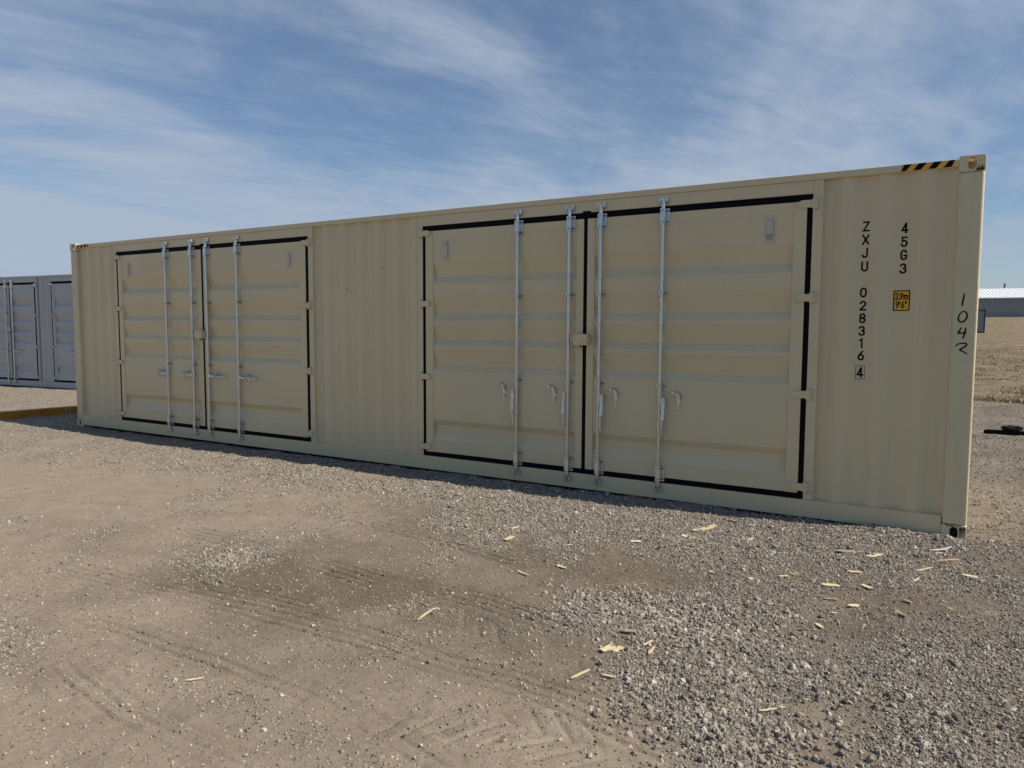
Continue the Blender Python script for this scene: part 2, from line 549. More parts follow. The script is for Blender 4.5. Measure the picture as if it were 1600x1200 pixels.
M_WOOD = [mat('splinter_tan', (0.36, 0.28, 0.18), 0.8, var=0.25, vscale=30, bump=0.002, bscale=150),
          mat('splinter_fresh', (0.68, 0.55, 0.33), 0.75, var=0.2, vscale=30, bump=0.002, bscale=150),
          mat('splinter_pale', (0.72, 0.68, 0.60), 0.75, var=0.2, vscale=30, bump=0.002, bscale=150),
          mat('splinter_orange', (0.55, 0.35, 0.20), 0.75, var=0.2, vscale=30, bump=0.002, bscale=150)]


# ------------------------------------------------------------------ ground
def vhash(ix, iy, seed):
    h = (ix.astype(np.int64) * 374761393 + iy.astype(np.int64) * 668265263 + seed * 1442695041) & 0xffffffff
    h = ((h ^ (h >> 13)) * 1274126177) & 0xffffffff
    h = h ^ (h >> 16)
    return (h & 0xffffff) / float(0xffffff)


def vnoise(x, y, s, seed):
    x = x * s
    y = y * s
    ix = np.floor(x)
    iy = np.floor(y)
    fx = x - ix
    fy = y - iy
    fx = fx * fx * (3 - 2 * fx)
    fy = fy * fy * (3 - 2 * fy)
    a = vhash(ix, iy, seed)
    b = vhash(ix + 1, iy, seed)
    c = vhash(ix, iy + 1, seed)
    d = vhash(ix + 1, iy + 1, seed)
    return (a * (1 - fx) + b * fx) * (1 - fy) + (c * (1 - fx) + d * fx) * fy - 0.5


def fbm(x, y, s, seed, octv=4, gain=0.5):
    r = 0
    a = 1.0
    for i in range(octv):
        r = r + a * vnoise(x + 17.3 * i, y - 9.1 * i, s * 2.03 ** i, seed + i)
        a *= gain
    return r


GA = np.array([[int(c) for c in r] for r in GRAVEL], float) / 9.0
DA = np.array([[int(c) for c in r] for r in DAMP], float) / 9.0


def table(A, x, y):
    i = np.clip((y + 6.5) / 0.15, 0, A.shape[0] - 1.001)
    j = np.clip((x + 2.0) / 0.15, 0, A.shape[1] - 1.001)
    i0 = i.astype(int)
    j0 = j.astype(int)
    fi = i - i0
    fj = j - j0
    return ((A[i0, j0] * (1 - fj) + A[i0, j0 + 1] * fj) * (1 - fi)
            + (A[i0 + 1, j0] * (1 - fj) + A[i0 + 1, j0 + 1] * fj) * fi)


def gravel_at(x, y):
    wx = x + 0.22 * fbm(x, y, 2.1, 5, 3)
    wy = y + 0.22 * fbm(x, y, 2.1, 9, 3)
    g = table(GA, wx, wy)
    g = np.where(y > 1.0, np.maximum(g, 0.72), g)
    g = g + 0.56 * fbm(x, y, 2.0, 21, 5, 0.62) + 0.10 * fbm(x, y, 14, 27, 2)
    return np.clip(g, 0, 1)


def damp_at(x, y):
    wx = x + 0.3 * fbm(x, y, 1.5, 55, 3)
    wy = y + 0.3 * fbm(x, y, 1.5, 59, 3)
    d = table(DA, wx, wy) + 0.35 * fbm(x, y, 1.7, 61, 4, 0.6)
    for cx, cy, r in ((7.78, -3.35, 0.42), (8.95, -3.25, 0.40), (8.15, -3.45, 0.3), (10.9, -2.1, 0.4), (9.8, -1.95, 0.5)):
        q = np.sqrt((x - cx) ** 2 + (y - cy) ** 2) / r
        d = d + 0.30 * np.exp(-q * q) * (1 + 1.5 * fbm(x, y, 5, 71, 3))
    return np.clip(d, 0, 1)


def grass_at(x, y):
    e = 13.0 + 0.7 * fbm(x, y, 0.7, 31, 4)
    return np.clip((y - e) / 0.35 + 0.5, 0, 1)


def track_terms(x, y):
    """rut ribs pressed by tyres and the chevron lugs of a digger tyre"""
    dz = np.zeros_like(x)
    cover = np.zeros_like(x)
    for name, pts in TRACKS.items():
        P = np.array(pts)
        lug = name.startswith('C')
        hw = 0.20 if lug else (0.135 if name in ('T1', 'T2') else 0.10)
        x0, y0 = P.min(0) - 0.5
        x1, y1 = P.max(0) + 0.5
        idx = np.nonzero((x > x0) & (x < x1) & (y > y0) & (y < y1))[0]
        if len(idx) == 0:
            continue
        X = x[idx]
        Y = y[idx]
        best = np.full(len(idx), 9.0)
        sd = np.zeros(len(idx))
        tl = np.zeros(len(idx))
        acc = 0.0
        for a, b in zip(P[:-1], P[1:]):
            d = b - a
            L = np.hypot(*d)
            d = d / L
            t = np.clip((X - a[0]) * d[0] + (Y - a[1]) * d[1], 0, L)
            qx = X - a[0] - t * d[0]
            qy = Y - a[1] - t * d[1]
            dist = np.hypot(qx, qy)
            s = qx * -d[1] + qy * d[0]
            w = dist < best
            best = np.where(w, dist, best)
            sd = np.where(w, s, sd)
            tl = np.where(w, acc + t, tl)
            acc += L
        ends = np.clip(tl / 0.35, 0, 1) * np.clip((acc - tl) / 0.35, 0, 1)
        inside = np.clip((hw - best) / 0.02, 0, 1) * ends
        berm = np.exp(-((best - hw - 0.02) / 0.022) ** 2) * ends
        worn = np.clip(0.55 + 1.5 * fbm(X, Y, 3.0, 91, 3), 0.1, 1)
        if lug:
            ph = np.where(sd > 0, tl + sd * 0.9, tl - sd * 0.9 + 0.06)
            w = np.sin(2 * np.pi * ph / 0.125)
            g = -0.010 * np.clip(w * 2.2 - 1.1, 0, 1) * inside * worn
            g = g - 0.004 * inside + 0.004 * berm
        else:
            sw = sd + 0.010 * fbm(X, Y, 3, 97, 2)
            q = np.abs((sw / 0.066) % 1.0 - 0.5) * 0.066
            keep = np.clip(0.9 + 1.7 * fbm(X * 1.0, Y, 2.2, 93, 3), 0, 1)
            g = (-0.014 * np.exp(-(q / 0.0085) ** 2) + 0.005 * np.exp(-((q - 0.02) / 0.010) ** 2)) * inside * keep
            g = g - 0.003 * inside + 0.008 * berm * worn
        dz[idx] += g
        cover[idx] = np.maximum(cover[idx], inside)
    return dz, cover


def base_height(x, y):
    near = np.exp(-((np.clip(np.abs(y) - 14, 0, None)) / 12) ** 2)
    h = 0.035 * vnoise(x, y, 0.45, 3) * near + 0.018 * vnoise(x, y, 1.4, 4) * near
    # calm where the containers stand
    k = np.exp(-(np.clip(np.abs(y - 1.2) - 1.3, 0, None) / 0.35) ** 2) * np.exp(-(np.clip(np.abs(x - 6.1) - 6.2, 0, None) / 0.4) ** 2)
    h = h * (1 - 0.85 * k)
    d = np.clip(y - 18, 0, 156)
    h = h + 0.00133 * d ** 1.6 + np.clip(d / 40, 0, 1) * 0.35 * vnoise(x, y, 0.05, 8) * (d < 156)
    return h


def height(x, y):
    g = gravel_at(x, y)
    h = base_height(x, y)
    h = h + g * (0.012 + 0.020 * fbm(x, y, 5, 41, 3) + 0.010 * fbm(x, y, 22, 47, 3))
    h = h + (1 - g) * (0.006 * fbm(x, y, 6, 45, 4) + 0.002 * fbm(x, y, 38, 49, 2))
    # loose heap against the near corner and a ridge along the rail
    q = ((x - 11.85) / 0.35) ** 2 + ((y + 0.10) / 0.10) ** 2
    h = h + 0.035 * np.exp(-q) * (1 + fbm(x, y, 12, 99, 2))
    h = h + 0.012 * np.exp(-((y + 0.28) / 0.16) ** 2) * (x > 9) * np.clip(x - 9, 0, 1) * np.clip(13.5 - x, 0, 1)
    inbox = (x > -0.02) & (x < 12.17) & (y > 0.035) & (y < 2.42)
    h = h - 0.035 * inbox
    h = h - 0.014 * np.exp(-((y + 0.03) / 0.16) ** 2) * (x > -0.5) * np.clip((10.2 - x) / 1.5, 0, 1)
    t, cov = track_terms(x, y)
    return h + t * (1 - 0.7 * g), g, cov


def spaced(a, b, s):
    return np.linspace(a, b, max(2, int(round((b - a) / s)) + 1))


def growing(a, b, s0, k):
    out = []
    p = a
    s = s0
    sg = 1 if b > a else -1
    while (b - p) * sg > s:
        p += s * sg
        out.append(p)
        s *= k
    out.append(b)
    return np.array(out)


gx = np.concatenate([growing(-12, -900, 1.0, 1.35)[::-1], spaced(-12, -1.0, 0.16), spaced(-1, 7.2, 0.05)[1:],
                     spaced(7.2, 12.9, 0.0098)[1:], spaced(12.9, 17, 0.1)[1:], growing(17, 900, 0.3, 1.3)])
gy = np.concatenate([growing(-8, -600, 0.5, 1.5)[::-1], spaced(-8, -5.6, 0.08), spaced(-5.6, -1.6, 0.0098)[1:], spaced(-1.6, 0.15, 0.0145)[1:],
                     spaced(0.15, 14, 0.085)[1:], spaced(14, 30, 0.25)[1:], growing(30, 1500, 0.6, 1.1)])
nx, ny = len(gx), len(gy)
XX, YY = np.meshgrid(gx, gy)
X = XX.ravel()
Y = YY.ravel()
H, G, COV = height(X, Y)
me = bpy.data.meshes.new('ground')
me.vertices.add(nx * ny)
me.vertices.foreach_set('co', np.stack([X, Y, H], 1).astype(np.float32).ravel())
ii = (np.arange(ny - 1)[:, None] * nx + np.arange(nx - 1)[None, :]).ravel()
quads = np.stack([ii, ii + 1, ii + nx + 1, ii + nx], 1).astype(np.int32)
me.loops.add(quads.size)
me.loops.foreach_set('vertex_index', quads.ravel())
me.polygons.add(len(quads))
me.polygons.foreach_set('loop_start', np.arange(0, quads.size, 4, dtype=np.int32))
me.polygons.foreach_set('use_smooth', np.ones(len(quads), dtype=bool))
me.update(calc_edges=True)
for nm, arr in (('gravel', G), ('damp', damp_at(X, Y)), ('grass', grass_at(X, Y))):
    at = me.attributes.new(nm, 'FLOAT', 'POINT')
    at.data.foreach_set('value', arr.astype(np.float32))


def ground_material():
    m = bpy.data.materials.new('dirt_gravel_and_dry_grass')
    m.use_nodes = True
    nt = m.node_tree
    N = nt.nodes
    lk = nt.links.new
    b = N['Principled BSDF']
    b.inputs['Roughness'].default_value = 0.92
    b.inputs['Specular IOR Level'].default_value = 0.25
    tc = N.new('ShaderNodeTexCoord').outputs['Object']

    def at(n):
        a = N.new('ShaderNodeAttribute')
        a.attribute_name = n
        return a.outputs['Fac']

    def noise(s, d, r=0.6):
        n = N.new('ShaderNodeTexNoise')
        n.inputs['Scale'].default_value = s
        n.inputs['Detail'].default_value = d
        n.inputs['Roughness'].default_value = r
        lk(tc, n.inputs['Vector'])
        return n.outputs[0]

    def vor(s):
        n = N.new('ShaderNodeTexVoronoi')
        n.inputs['Scale'].default_value = s
        lk(tc, n.inputs['Vector'])
        return n

    def mp(v, a, b_, c=0.0, d=1.0):
        n = N.new('ShaderNodeMapRange')
        n.inputs[1].default_value = a
        n.inputs[2].default_value = b_
        n.inputs[3].default_value = c
        n.inputs[4].default_value = d
        lk(v, n.inputs[0])
        return n.outputs[0]

    def mx(f, a, b_):
        n = N.new('ShaderNodeMix')
        n.data_type = 'RGBA'
        if isinstance(f, float):
            n.inputs['Factor'].default_value = f
        else:
            lk(f, n.inputs['Factor'])
        for k, v in (('A', a), ('B', b_)):
            if isinstance(v, tuple):
                n.inputs[k].default_value = (*v, 1)
            else:
                lk(v, n.inputs[k])
        return n.outputs['Result']

    def ma(op, a, b_, c=None):
        n = N.new('ShaderNodeMath')
        n.operation = op
        for i, v in enumerate((a, b_, c)):
            if v is None:
                continue
            if isinstance(v, float):
                n.inputs[i].default_value = v
            else:
                lk(v, n.inputs[i])
        return n.outputs[0]
    grav, damp, gras = at('gravel'), at('damp'), at('grass')
    n1 = noise(5, 8)
    n2 = noise(70, 5, 0.7)
    n3 = noise(0.5, 4)
    dirt = mx(mp(n1, 0.35, 0.65), DIRT_A, DIRT_B)
    dirt = mx(mp(n2, 0.35, 0.7, 0, 0.55), dirt, DIRT_C)
    dirt = mx(mp(damp, 0.12, 0.75, 0, 0.9), dirt, DIRT_D)
    v1 = vor(62)
    v2 = vor(150)
    sepc = N.new('ShaderNodeSeparateColor')
    lk(v1.outputs['Color'], sepc.inputs[0])
    sep2 = N.new('ShaderNodeSeparateColor')
    lk(v2.outputs['Color'], sep2.inputs[0])
    st = mx(sepc.outputs[0], GRAV_A, GRAV_B)
    st2 = mx(sep2.outputs[1], GRAV_A, GRAV_C)
    stone = mx(0.5, st, st2)
    stone = mx(mp(damp, 0.1, 0.8, 0, 0.6), stone, GRAV_D)
    gm = mp(ma('ADD', grav, mp(n2, 0.3, 0.7, -0.22, 0.22)), 0.34, 0.84)
    speck = ma('GREATER_THAN', sep2.outputs[0], 0.80)
    dirt = mx(ma('MULTIPLY', speck, 0.45), dirt, st2)
    col = mx(gm, dirt, stone)
    g1 = noise(1.4, 6)
    mpn = N.new('ShaderNodeMapping')
    mpn.inputs['Scale'].default_value = (0.35, 1.6, 1)
    lk(tc, mpn.inputs[0])
    g2n = N.new('ShaderNodeTexNoise')
    g2n.inputs['Scale'].default_value = 1.1
    g2n.inputs['Detail'].default_value = 8
    g2n.inputs['Roughness'].default_value = 0.7
    lk(mpn.outputs[0], g2n.inputs['Vector'])
    grass = mx(mp(g2n.outputs[0], 0.40, 0.58), (0.26, 0.20, 0.115), (0.105, 0.08, 0.046))
    grass = mx(mp(g1, 0.45, 0.7), grass, (0.36, 0.285, 0.17))
    grass = mx(mp(noise(22, 4), 0.4, 0.65, 0, 0.6), grass, (0.10, 0.075, 0.045))
    col = mx(gras, col, grass)
    lk(col, b.inputs['Base Color'])
    # relief
    hs = ma('MULTIPLY', mp(v1.outputs['Distance'], 0.0, 0.6, 1, 0), 0.0075)
    h2 = ma('MULTIPLY_ADD', mp(v2.outputs['Distance'], 0.0, 0.6, 1, 0), 0.0035, hs)
    h2 = ma('MULTIPLY', h2, gm)
    hn = ma('MULTIPLY_ADD', noise(90, 6, 0.7), 0.007, h2)
    hn = ma('MULTIPLY_ADD', noise(16, 6, 0.6), 0.010, hn)
    bp = N.new('ShaderNodeBump')
    bp.inputs['Strength'].default_value = 0.85
    bp.inputs['Distance'].default_value = 1.0
    lk(hn, bp.inputs['Height'])
    lk(bp.outputs[0], b.inputs['Normal'])
    return m


DIRT_A = (0.330, 0.268, 0.198)
DIRT_B = (0.270, 0.215, 0.155)
DIRT_C = (0.215, 0.172, 0.125)
DIRT_D = (0.115, 0.088, 0.061)
GRAV_A = (0.135, 0.110, 0.084)
GRAV_B = (0.410, 0.355, 0.285)
GRAV_C = (0.310, 0.266, 0.212)
GRAV_D = (0.105, 0.083, 0.062)
me.materials.append(ground_material())
ground = bpy.data.objects.new('ground', me)
C.objects.link(ground)
tag(ground, kind='structure')


# ------------------------------------------------------------------ loose stones
def stone_material():
    m = bpy.data.materials.new('crushed_limestone')
    m.use_nodes = True
    nt = m.node_tree
    N = nt.nodes
    lk = nt.links.new
    b = N['Principled BSDF']
    b.inputs['Roughness'].default_value = 0.88
    b.inputs['Specular IOR Level'].default_value = 0.25
    oi = N.new('ShaderNodeObjectInfo')
    r = N.new('ShaderNodeValToRGB')
    e = r.color_ramp.elements
    e[0].position = 0.0
    e[0].color = (*STONE[0], 1)
    e[1].position = 1.0
    e[1].color = (*STONE[3], 1)
    for p, c in ((0.45, STONE[1]), (0.85, STONE[2])):
        q = r.color_ramp.elements.new(p)
        q.color = (*c, 1)
    lk(oi.outputs['Random'], r.inputs[0])
    tc = N.new('ShaderNodeTexCoord')
    n = N.new('ShaderNodeTexNoise')
    n.inputs['Scale'].default_value = 2.5
    n.inputs['Detail'].default_value = 5
    lk(tc.outputs['Object'], n.inputs['Vector'])
    mr = N.new('ShaderNodeMapRange')
    mr.inputs[1].default_value = 0.3
    mr.inputs[2].default_value = 0.7
    mr.inputs[3].default_value = 0.75
    mr.inputs[4].default_value = 1.15
    lk(n.outputs[0], mr.inputs[0])
    v = N.new('ShaderNodeVectorMath')
    v.operation = 'SCALE'
    lk(r.outputs[0], v.inputs[0])
    lk(mr.outputs[0], v.inputs['Scale'])
    lk(v.outputs[0], b.inputs['Base Color'])
    return m


STONE = [(0.155, 0.132, 0.106), (0.265, 0.228, 0.182), (0.37, 0.322, 0.258), (0.53, 0.48, 0.395)]


def scatter():
    rng = np.random.default_rng(7)
    cx, cy = 12.015, -6.465
    xs, ys, rs = [], [], []
    # candidates by distance rings so that near gravel is dense, far gravel sparse
    def batch(n, x0, x1, y0, y1, r_lo, r_hi, power, thr=0.0, dist_k=None, dirt=0.0):
        x = rng.uniform(x0, x1, n)
        y = rng.uniform(y0, y1, n)
        g = gravel_at(x, y)
        p = np.clip((g - thr) / (0.95 - thr), 0, 1) ** 2.1 + dirt
        d = np.hypot(x - cx, y - cy)
        if dist_k:
            p = p * np.clip((dist_k / d) ** 1.3, 0, 1)
        # only the wedge the place is looked at from, with room to step aside
        fx, fy = x - cx, y - cy
        fwdd = fx * -0.512 + fy * 0.859
        side = fx * 0.859 + fy * 0.512
        ok = (fwdd > 0.9) & (np.abs(side) < fwdd * 0.95 + 1.2)
        under = (x > 0.05) & (x < 12.14) & (y > 0.06) & (y < 2.4)
        keep = (rng.random(n) < p) & ok & ~under
        r = r_lo * (r_hi / r_lo) ** (rng.random(n) ** power)
        xs.append(x[keep])
        ys.append(y[keep])
        rs.append(r[keep])
    batch(700000, 6.0, 14.0, -5.8, 0.1, 0.0032, 0.007, 1.4, 0.16, 4.5, 0.07)
    batch(300000, 3.0, 14.0, -5.8, 0.5, 0.006, 0.0115, 1.8, 0.20, 6.0, 0.016)
    batch(230000, -10.0, 14.5, -5.0, 13.5, 0.008, 0.013, 2.0, 0.25, 11.0, 0.006)
    batch(15000, 4.0, 14.0, -5.8, 0.2, 0.011, 0.018, 2.2, 0.40, None, 0.004)
    batch(2200, 6.0, 14.0, -5.8, 0.2, 0.017, 0.025, 2.0, 0.55, None, 0.0015)
    # coarser piles seen in the loose gravel
    for px, py, sx, sy, n in ((10.70, -2.62, 0.30, 0.14, 420), (10.95, -2.50, 0.25, 0.14, 260), (11.30, -3.55, 0.25, 0.18, 300),
                              (11.0, -3.0, 0.3, 0.2, 200), (11.75, -0.13, 0.22, 0.05, 120), (11.3, -0.20, 0.5, 0.06, 120),
                              (11.9, -3.1, 0.3, 0.2, 160)):
        xs.append(rng.normal(px, sx, n))
        ys.append(rng.normal(py, sy, n))
        rs.append(rng.uniform(0.009, 0.019, n))
    for x, y, d in BIG:
        xs.append(np.array([x]))
        ys.append(np.array([y]))
        rs.append(np.array([d * 0.62]))
    x = np.concatenate(xs)
    y = np.concatenate(ys)
    r = np.concatenate(rs)
    z, g, cov = height(x, y)
    z = z + r * rng.uniform(-0.15, 0.45, len(r))
    n = len(x)
    print('stones', n)
    me = bpy.data.meshes.new('loose_gravel')
    me.vertices.add(n)
    me.vertices.foreach_set('co', np.stack([x, y, z], 1).astype(np.float32).ravel())
    a = me.attributes.new('rad', 'FLOAT', 'POINT')
    a.data.foreach_set('value', r.astype(np.float32))
    a = me.attributes.new('rot', 'FLOAT_VECTOR', 'POINT')
    a.data.foreach_set('vector', rng.uniform(0, 6.283, (n, 3)).astype(np.float32).ravel())
    a = me.attributes.new('pick', 'INT', 'POINT')
    a.data.foreach_set('value', rng.integers(0, 7, n).astype(np.int32))
    o = bpy.data.objects.new('loose_gravel', me)
    C.objects.link(o)
    tag(o, kind='stuff')
    sm = stone_material()
    me.materials.append(sm)
    ng = bpy.data.node_groups.new('stones', 'GeometryNodeTree')
    ng.interface.new_socket(name='Geometry', in_out='INPUT', socket_type='NodeSocketGeometry')
    ng.interface.new_socket(name='Geometry', in_out='OUTPUT', socket_type='NodeSocketGeometry')
    N = ng.nodes
    lk = ng.links.new
    gi = N.new('NodeGroupInput')
    go = N.new('NodeGroupOutput')
    join = N.new('GeometryNodeGeometryToInstance')
    rnd = random.Random(3)
    for k in range(7):
        ico = N.new('GeometryNodeMeshIcoSphere')
        ico.inputs['Radius'].default_value = 1.0
        ico.inputs['Subdivisions'].default_value = 3 if k < 3 else 2
        sp = N.new('GeometryNodeSetPosition')
        pos = N.new('GeometryNodeInputPosition')
        # faceted broken stone: voronoi cells snap the direction
        off = N.new('ShaderNodeVectorMath')
        off.operation = 'ADD'
        off.inputs[1].default_value = (k * 3.7, k * 1.3, 0)
        lk(pos.outputs[0], off.inputs[0])
        vo = N.new('ShaderNodeTexVoronoi')
        vo.inputs['Scale'].default_value = 1.15
        lk(off.outputs[0], vo.inputs['Vector'])
        mr = N.new('ShaderNodeMapRange')
        mr.inputs[1].default_value = 0.0
        mr.inputs[2].default_value = 0.8
        mr.inputs[3].default_value = 1.25
        mr.inputs[4].default_value = 0.62
        lk(vo.outputs['Distance'], mr.inputs[0])
        sc = N.new('ShaderNodeVectorMath')
        sc.operation = 'SCALE'
        lk(pos.outputs[0], sc.inputs[0])
        lk(mr.outputs[0], sc.inputs['Scale'])
        ml = N.new('ShaderNodeVectorMath')
        ml.operation = 'MULTIPLY'
        ml.inputs[1].default_value = (rnd.uniform(1.05, 1.4), rnd.uniform(0.75, 1.0), rnd.uniform(0.5, 0.8))
        lk(sc.outputs[0], ml.inputs[0])
        lk(ico.outputs[0], sp.inputs['Geometry'])
        lk(ml.outputs[0], sp.inputs['Position'])
        sm_ = N.new('GeometryNodeSetMaterial')
        sm_.inputs['Material'].default_value = sm
        lk(sp.outputs[0], sm_.inputs[0])
        shd = N.new('GeometryNodeSetShadeSmooth')
        shd.inputs['Shade Smooth'].default_value = False
        lk(sm_.outputs[0], shd.inputs[0])
        lk(shd.outputs[0], join.inputs[0])

    def named(nm, tp):
        q = N.new('GeometryNodeInputNamedAttribute')
        q.data_type = tp
        q.inputs['Name'].default_value = nm
        return q.outputs['Attribute']
    ip = N.new('GeometryNodeInstanceOnPoints')
    lk(gi.outputs[0], ip.inputs['Points'])
    lk(join.outputs[0], ip.inputs['Instance'])
    ip.inputs['Pick Instance'].default_value = True
    lk(named('pick', 'INT'), ip.inputs['Instance Index'])
    e2r = N.new('FunctionNodeEulerToRotation')
    # stones lie mostly flat
    fl = N.new('ShaderNodeVectorMath')
    fl.operation = 'MULTIPLY'
    fl.inputs[1].default_value = (0.22, 0.22, 1.0)
    lk(named('rot', 'FLOAT_VECTOR'), fl.inputs[0])
    lk(fl.outputs[0], e2r.inputs[0])
    lk(e2r.outputs[0], ip.inputs['Rotation'])
    lk(named('rad', 'FLOAT'), ip.inputs['Scale'])
    lk(ip.outputs[0], go.inputs[0])
    md = o.modifiers.new('stones', 'NODES')
    md.node_group = ng
    return o


scatter()


# ------------------------------------------------------------------ shipping containers
L, HT, DEP = 12.192, 2.896, 2.438
LEAF_PROF = [(0.230, 0), (0.372, 0), (0.458, .036), (0.532, .036), (0.592, 0), (1.136, 0), (1.201, .038), (1.225, .038), (1.29, .022), (1.365, 0),
             (1.417, 0), (1.476, .038), (1.500, .038), (1.565, .022), (1.640, 0), (1.685, 0), (1.755, .038), (1.785, .038), (1.86, .022), (1.950, 0),
             (2.085, 0), (2.155, .038), (2.185, .038), (2.25, .022), (2.330, 0), (2.655, 0)]


def make_container(root, paint, post_paint, pairs, leaf_rods, handle_mode, segs, keep_detail=True):
    """pairs: list of (x0, xm, x1); leaf_rods: list of (left leaf rods, right leaf rods)"""
    # castings
    cw, ch = 0.172, 0.118
    for cx, sgn in ((0.0, 1), (L, -1)):
        for cy, sy in ((0.0, 1), (DEP, -1)):
            for cz, sz in ((0.0, 1), (HT, -1)):
                x0, x1 = sorted((cx, cx + sgn * cw))
                y0, y1 = sorted((cy - sy * 0.004, cy + sy * 0.16))
                z0, z1 = sorted((cz, cz + sz * ch))
                mx_, my_, mz_ = (x0 + x1) / 2, (y0 + y1) / 2, (z0 + z1) / 2
                b = MB()
                t = 0.02
                w, d, h = x1 - x0, y1 - y0, z1 - z0
                hx = mx_ - sgn * 0.003
                # outer long face with its hole
                fy = cy - sy * 0.004
                b.holed(w, h, 0.054, 0.088, lambda a, c, q: (mx_ + a, fy + sy * q, mz_ + c), 0, t, cut=0.012)
                # end face, top or bottom face, inner walls
                fx = cx
                b.holed(d - 2 * t, h - 0.004, 0.052, 0.078, lambda a, c, q: (fx + sgn * (q + 0.001), my_ + a, mz_ + c), 0, t)
                fz = cz
                b.holed(w - 0.006, d - 2 * t, 0.10, 0.062, lambda a, c, q: (mx_ + a, my_ + c, fz + sz * (q + 0.002)), 0, t)
                xin = cx + sgn * cw
                b.box(*sorted((xin - sgn * 0.008, xin - sgn * 0.0005)), y0 + t, y1 - t, z0 + 0.003, z1 - 0.003)
                b.box(x0 + 0.004, x1 - 0.004, *sorted((cy + sy * 0.156, cy + sy * 0.148)), z0 + 0.003, z1 - 0.003)
                zin = cz + sz * ch
                b.box(x0 + 0.004, x1 - 0.004, y0 + 0.012, y1 - 0.004, *sorted((zin - sz * 0.008, zin - sz * 0.0005)))
                b.build('corner_casting', post_paint, root, bevel=0.006)
    # posts
    for x0, x1 in ((0.004, 0.166), (L - 0.168, L - 0.003)):
        for y0, y1 in ((0.0, 0.13), (DEP - 0.13, DEP)):
            MB().box(x0, x1, y0, y1, ch, HT - ch).build('corner_post', post_paint, root, bevel=0.017, seg=4, smooth=True)
    # top rails, bottom rails, end beams
    for y0, y1 in ((0.004, 0.064), (DEP - 0.064, DEP - 0.004)):
        MB().box(cw + 0.001, L - cw - 0.001, y0, y1, 2.822, 2.876).build('top_rail', paint, root, bevel=0.004)
        b = MB()
        b.box(cw + 0.001, L - cw - 0.001, y0, y1, 0.030, 0.178)
        for k in range(5):
            b.box(2.2 + k * 1.9, 2.206 + k * 1.9, y0 + 0.004, y1 - 0.01, 0.178, 0.181)
        b.build('bottom_rail', paint, root, bevel=0.004)
    for x0, x1 in ((0.006, 0.07), (L - 0.07, L - 0.006)):
        MB().box(x0, x1, 0.17, DEP - 0.17, 2.79, 2.885).build('end_header', paint, root, bevel=0.004)
        MB().box(x0, x1, 0.17, DEP - 0.17, 0.02, 0.16).build('end_sill', paint, root, bevel=0.004)
    # roof and floor and plain rear wall, corrugated ends
    prof = [(0.07, 0.0)]
    x = 0.12
    while x < L - 0.2:
        prof += [(x, 0), (x + 0.013, 0.02), (x + 0.10, 0.02), (x + 0.113, 0)]
        x += 0.209
    prof.append((L - 0.07, 0))
    MB().sheet(prof, lambda a, d, e: (a, e, 2.862 + d), 0.06, DEP - 0.06).build('roof', paint, root)
    MB().box(0.07, L - 0.07, 0.07, DEP - 0.07, 0.12, 0.15).build('floor', M_DARK, root)

    def corr(a0, a1, phase, depth=0.034, w_out=0.068, w_sl=0.067, w_in=0.070, deep=None):
        pitch = w_out + 2 * w_sl + w_in
        pts = []
        k = math.floor((a0 - phase) / pitch) - 1
        s = phase + k * pitch
        raw = []
        while s < a1 + pitch:
            raw += [(s, 0), (s + w_out, 0), (s + w_out + w_sl, depth), (s + w_out + w_sl + w_in, depth)]
            s += pitch

        def d_at(q):
            for (p, a), (r, b_) in zip(raw[:-1], raw[1:]):
                if p <= q <= r:
                    return a + (b_ - a) * (q - p) / max(r - p, 1e-9)
            return 0
        if deep:
            raw = [(a0 - 0.1, depth), (deep, depth)] + [p for p in raw if p[0] > deep + 0.02]
        pts = [(a0, d_at(a0))] + [p for p in raw if a0 + 0.004 < p[0] < a1 - 0.004] + [(a1, d_at(a1))]
        return rounded(pts, 0.008), d_at
    b = MB()
    pr, _ = corr(0.16, L - 0.16, 0.2)
    b.sheet(pr, lambda a, d, e: (a, DEP - 0.03 - d, e), 0.178, 2.83)
    b.build('rear_wall', paint, root, smooth=True)
    for ex, sg in ((0.02, 1), (L - 0.02, -1)):
        pr, _ = corr(0.13, DEP - 0.13, 0.2)
        MB().sheet(pr, lambda a, d, e: (ex + sg * d, a, e), 0.15, 2.80).build('end_wall', paint, root, smooth=True)
    # corrugated side wall between the door frames
    dfun = None
    for a0, a1, ph in segs:
        pr, dfun = corr(a0, a1, ph, depth=0.036, deep=(0.333 if a0 < 0.2 else None))
        MB().sheet(pr, lambda a, d, e: (a, 0.022 + d, e), 0.176, 2.826).build('corrugated_panel', paint, root, smooth=True)
    SG = 0.042
    for pi, ((x0, xm, x1), rods) in enumerate(zip(pairs, leaf_rods)):
        jl, jr = 0.074, 0.078
        # frame: jambs, header
        b = MB()
        b.box(x0 - jl, x0 - 0.0005, 0.013, 0.07, 0.179, 2.821)
        b.box(x1 + 0.0005, x1 + jr, 0.013, 0.07, 0.179, 2.821)
        b.box(x0 + 0.0005, x1 - 0.0005, 0.0145, 0.07, 2.714, 2.8205)
        b.box(x0 + 0.0005, x1 - 0.0005, 0.03, 0.07, 0.179, 0.19)
        b.build('door_frame', paint, root, bevel=0.002)
        # black gasket round the leaves and down the middle
        b = MB()
        g0, g1 = 0.0115, 0.045
        b.box(x0 + 0.001, x1 - 0.001, g0, g1, 2.657, 2.713)
        b.box(x0 + 0.001, x1 - 0.001, g0, g1, 0.183, 0.228)
        b.box(x0 + 0.001, x0 + SG, g0 + 0.0005, g1, 0.2285, 2.6565)
        b.box(x1 - SG, x1 - 0.001, g0 + 0.0005, g1, 0.2285, 2.6565)
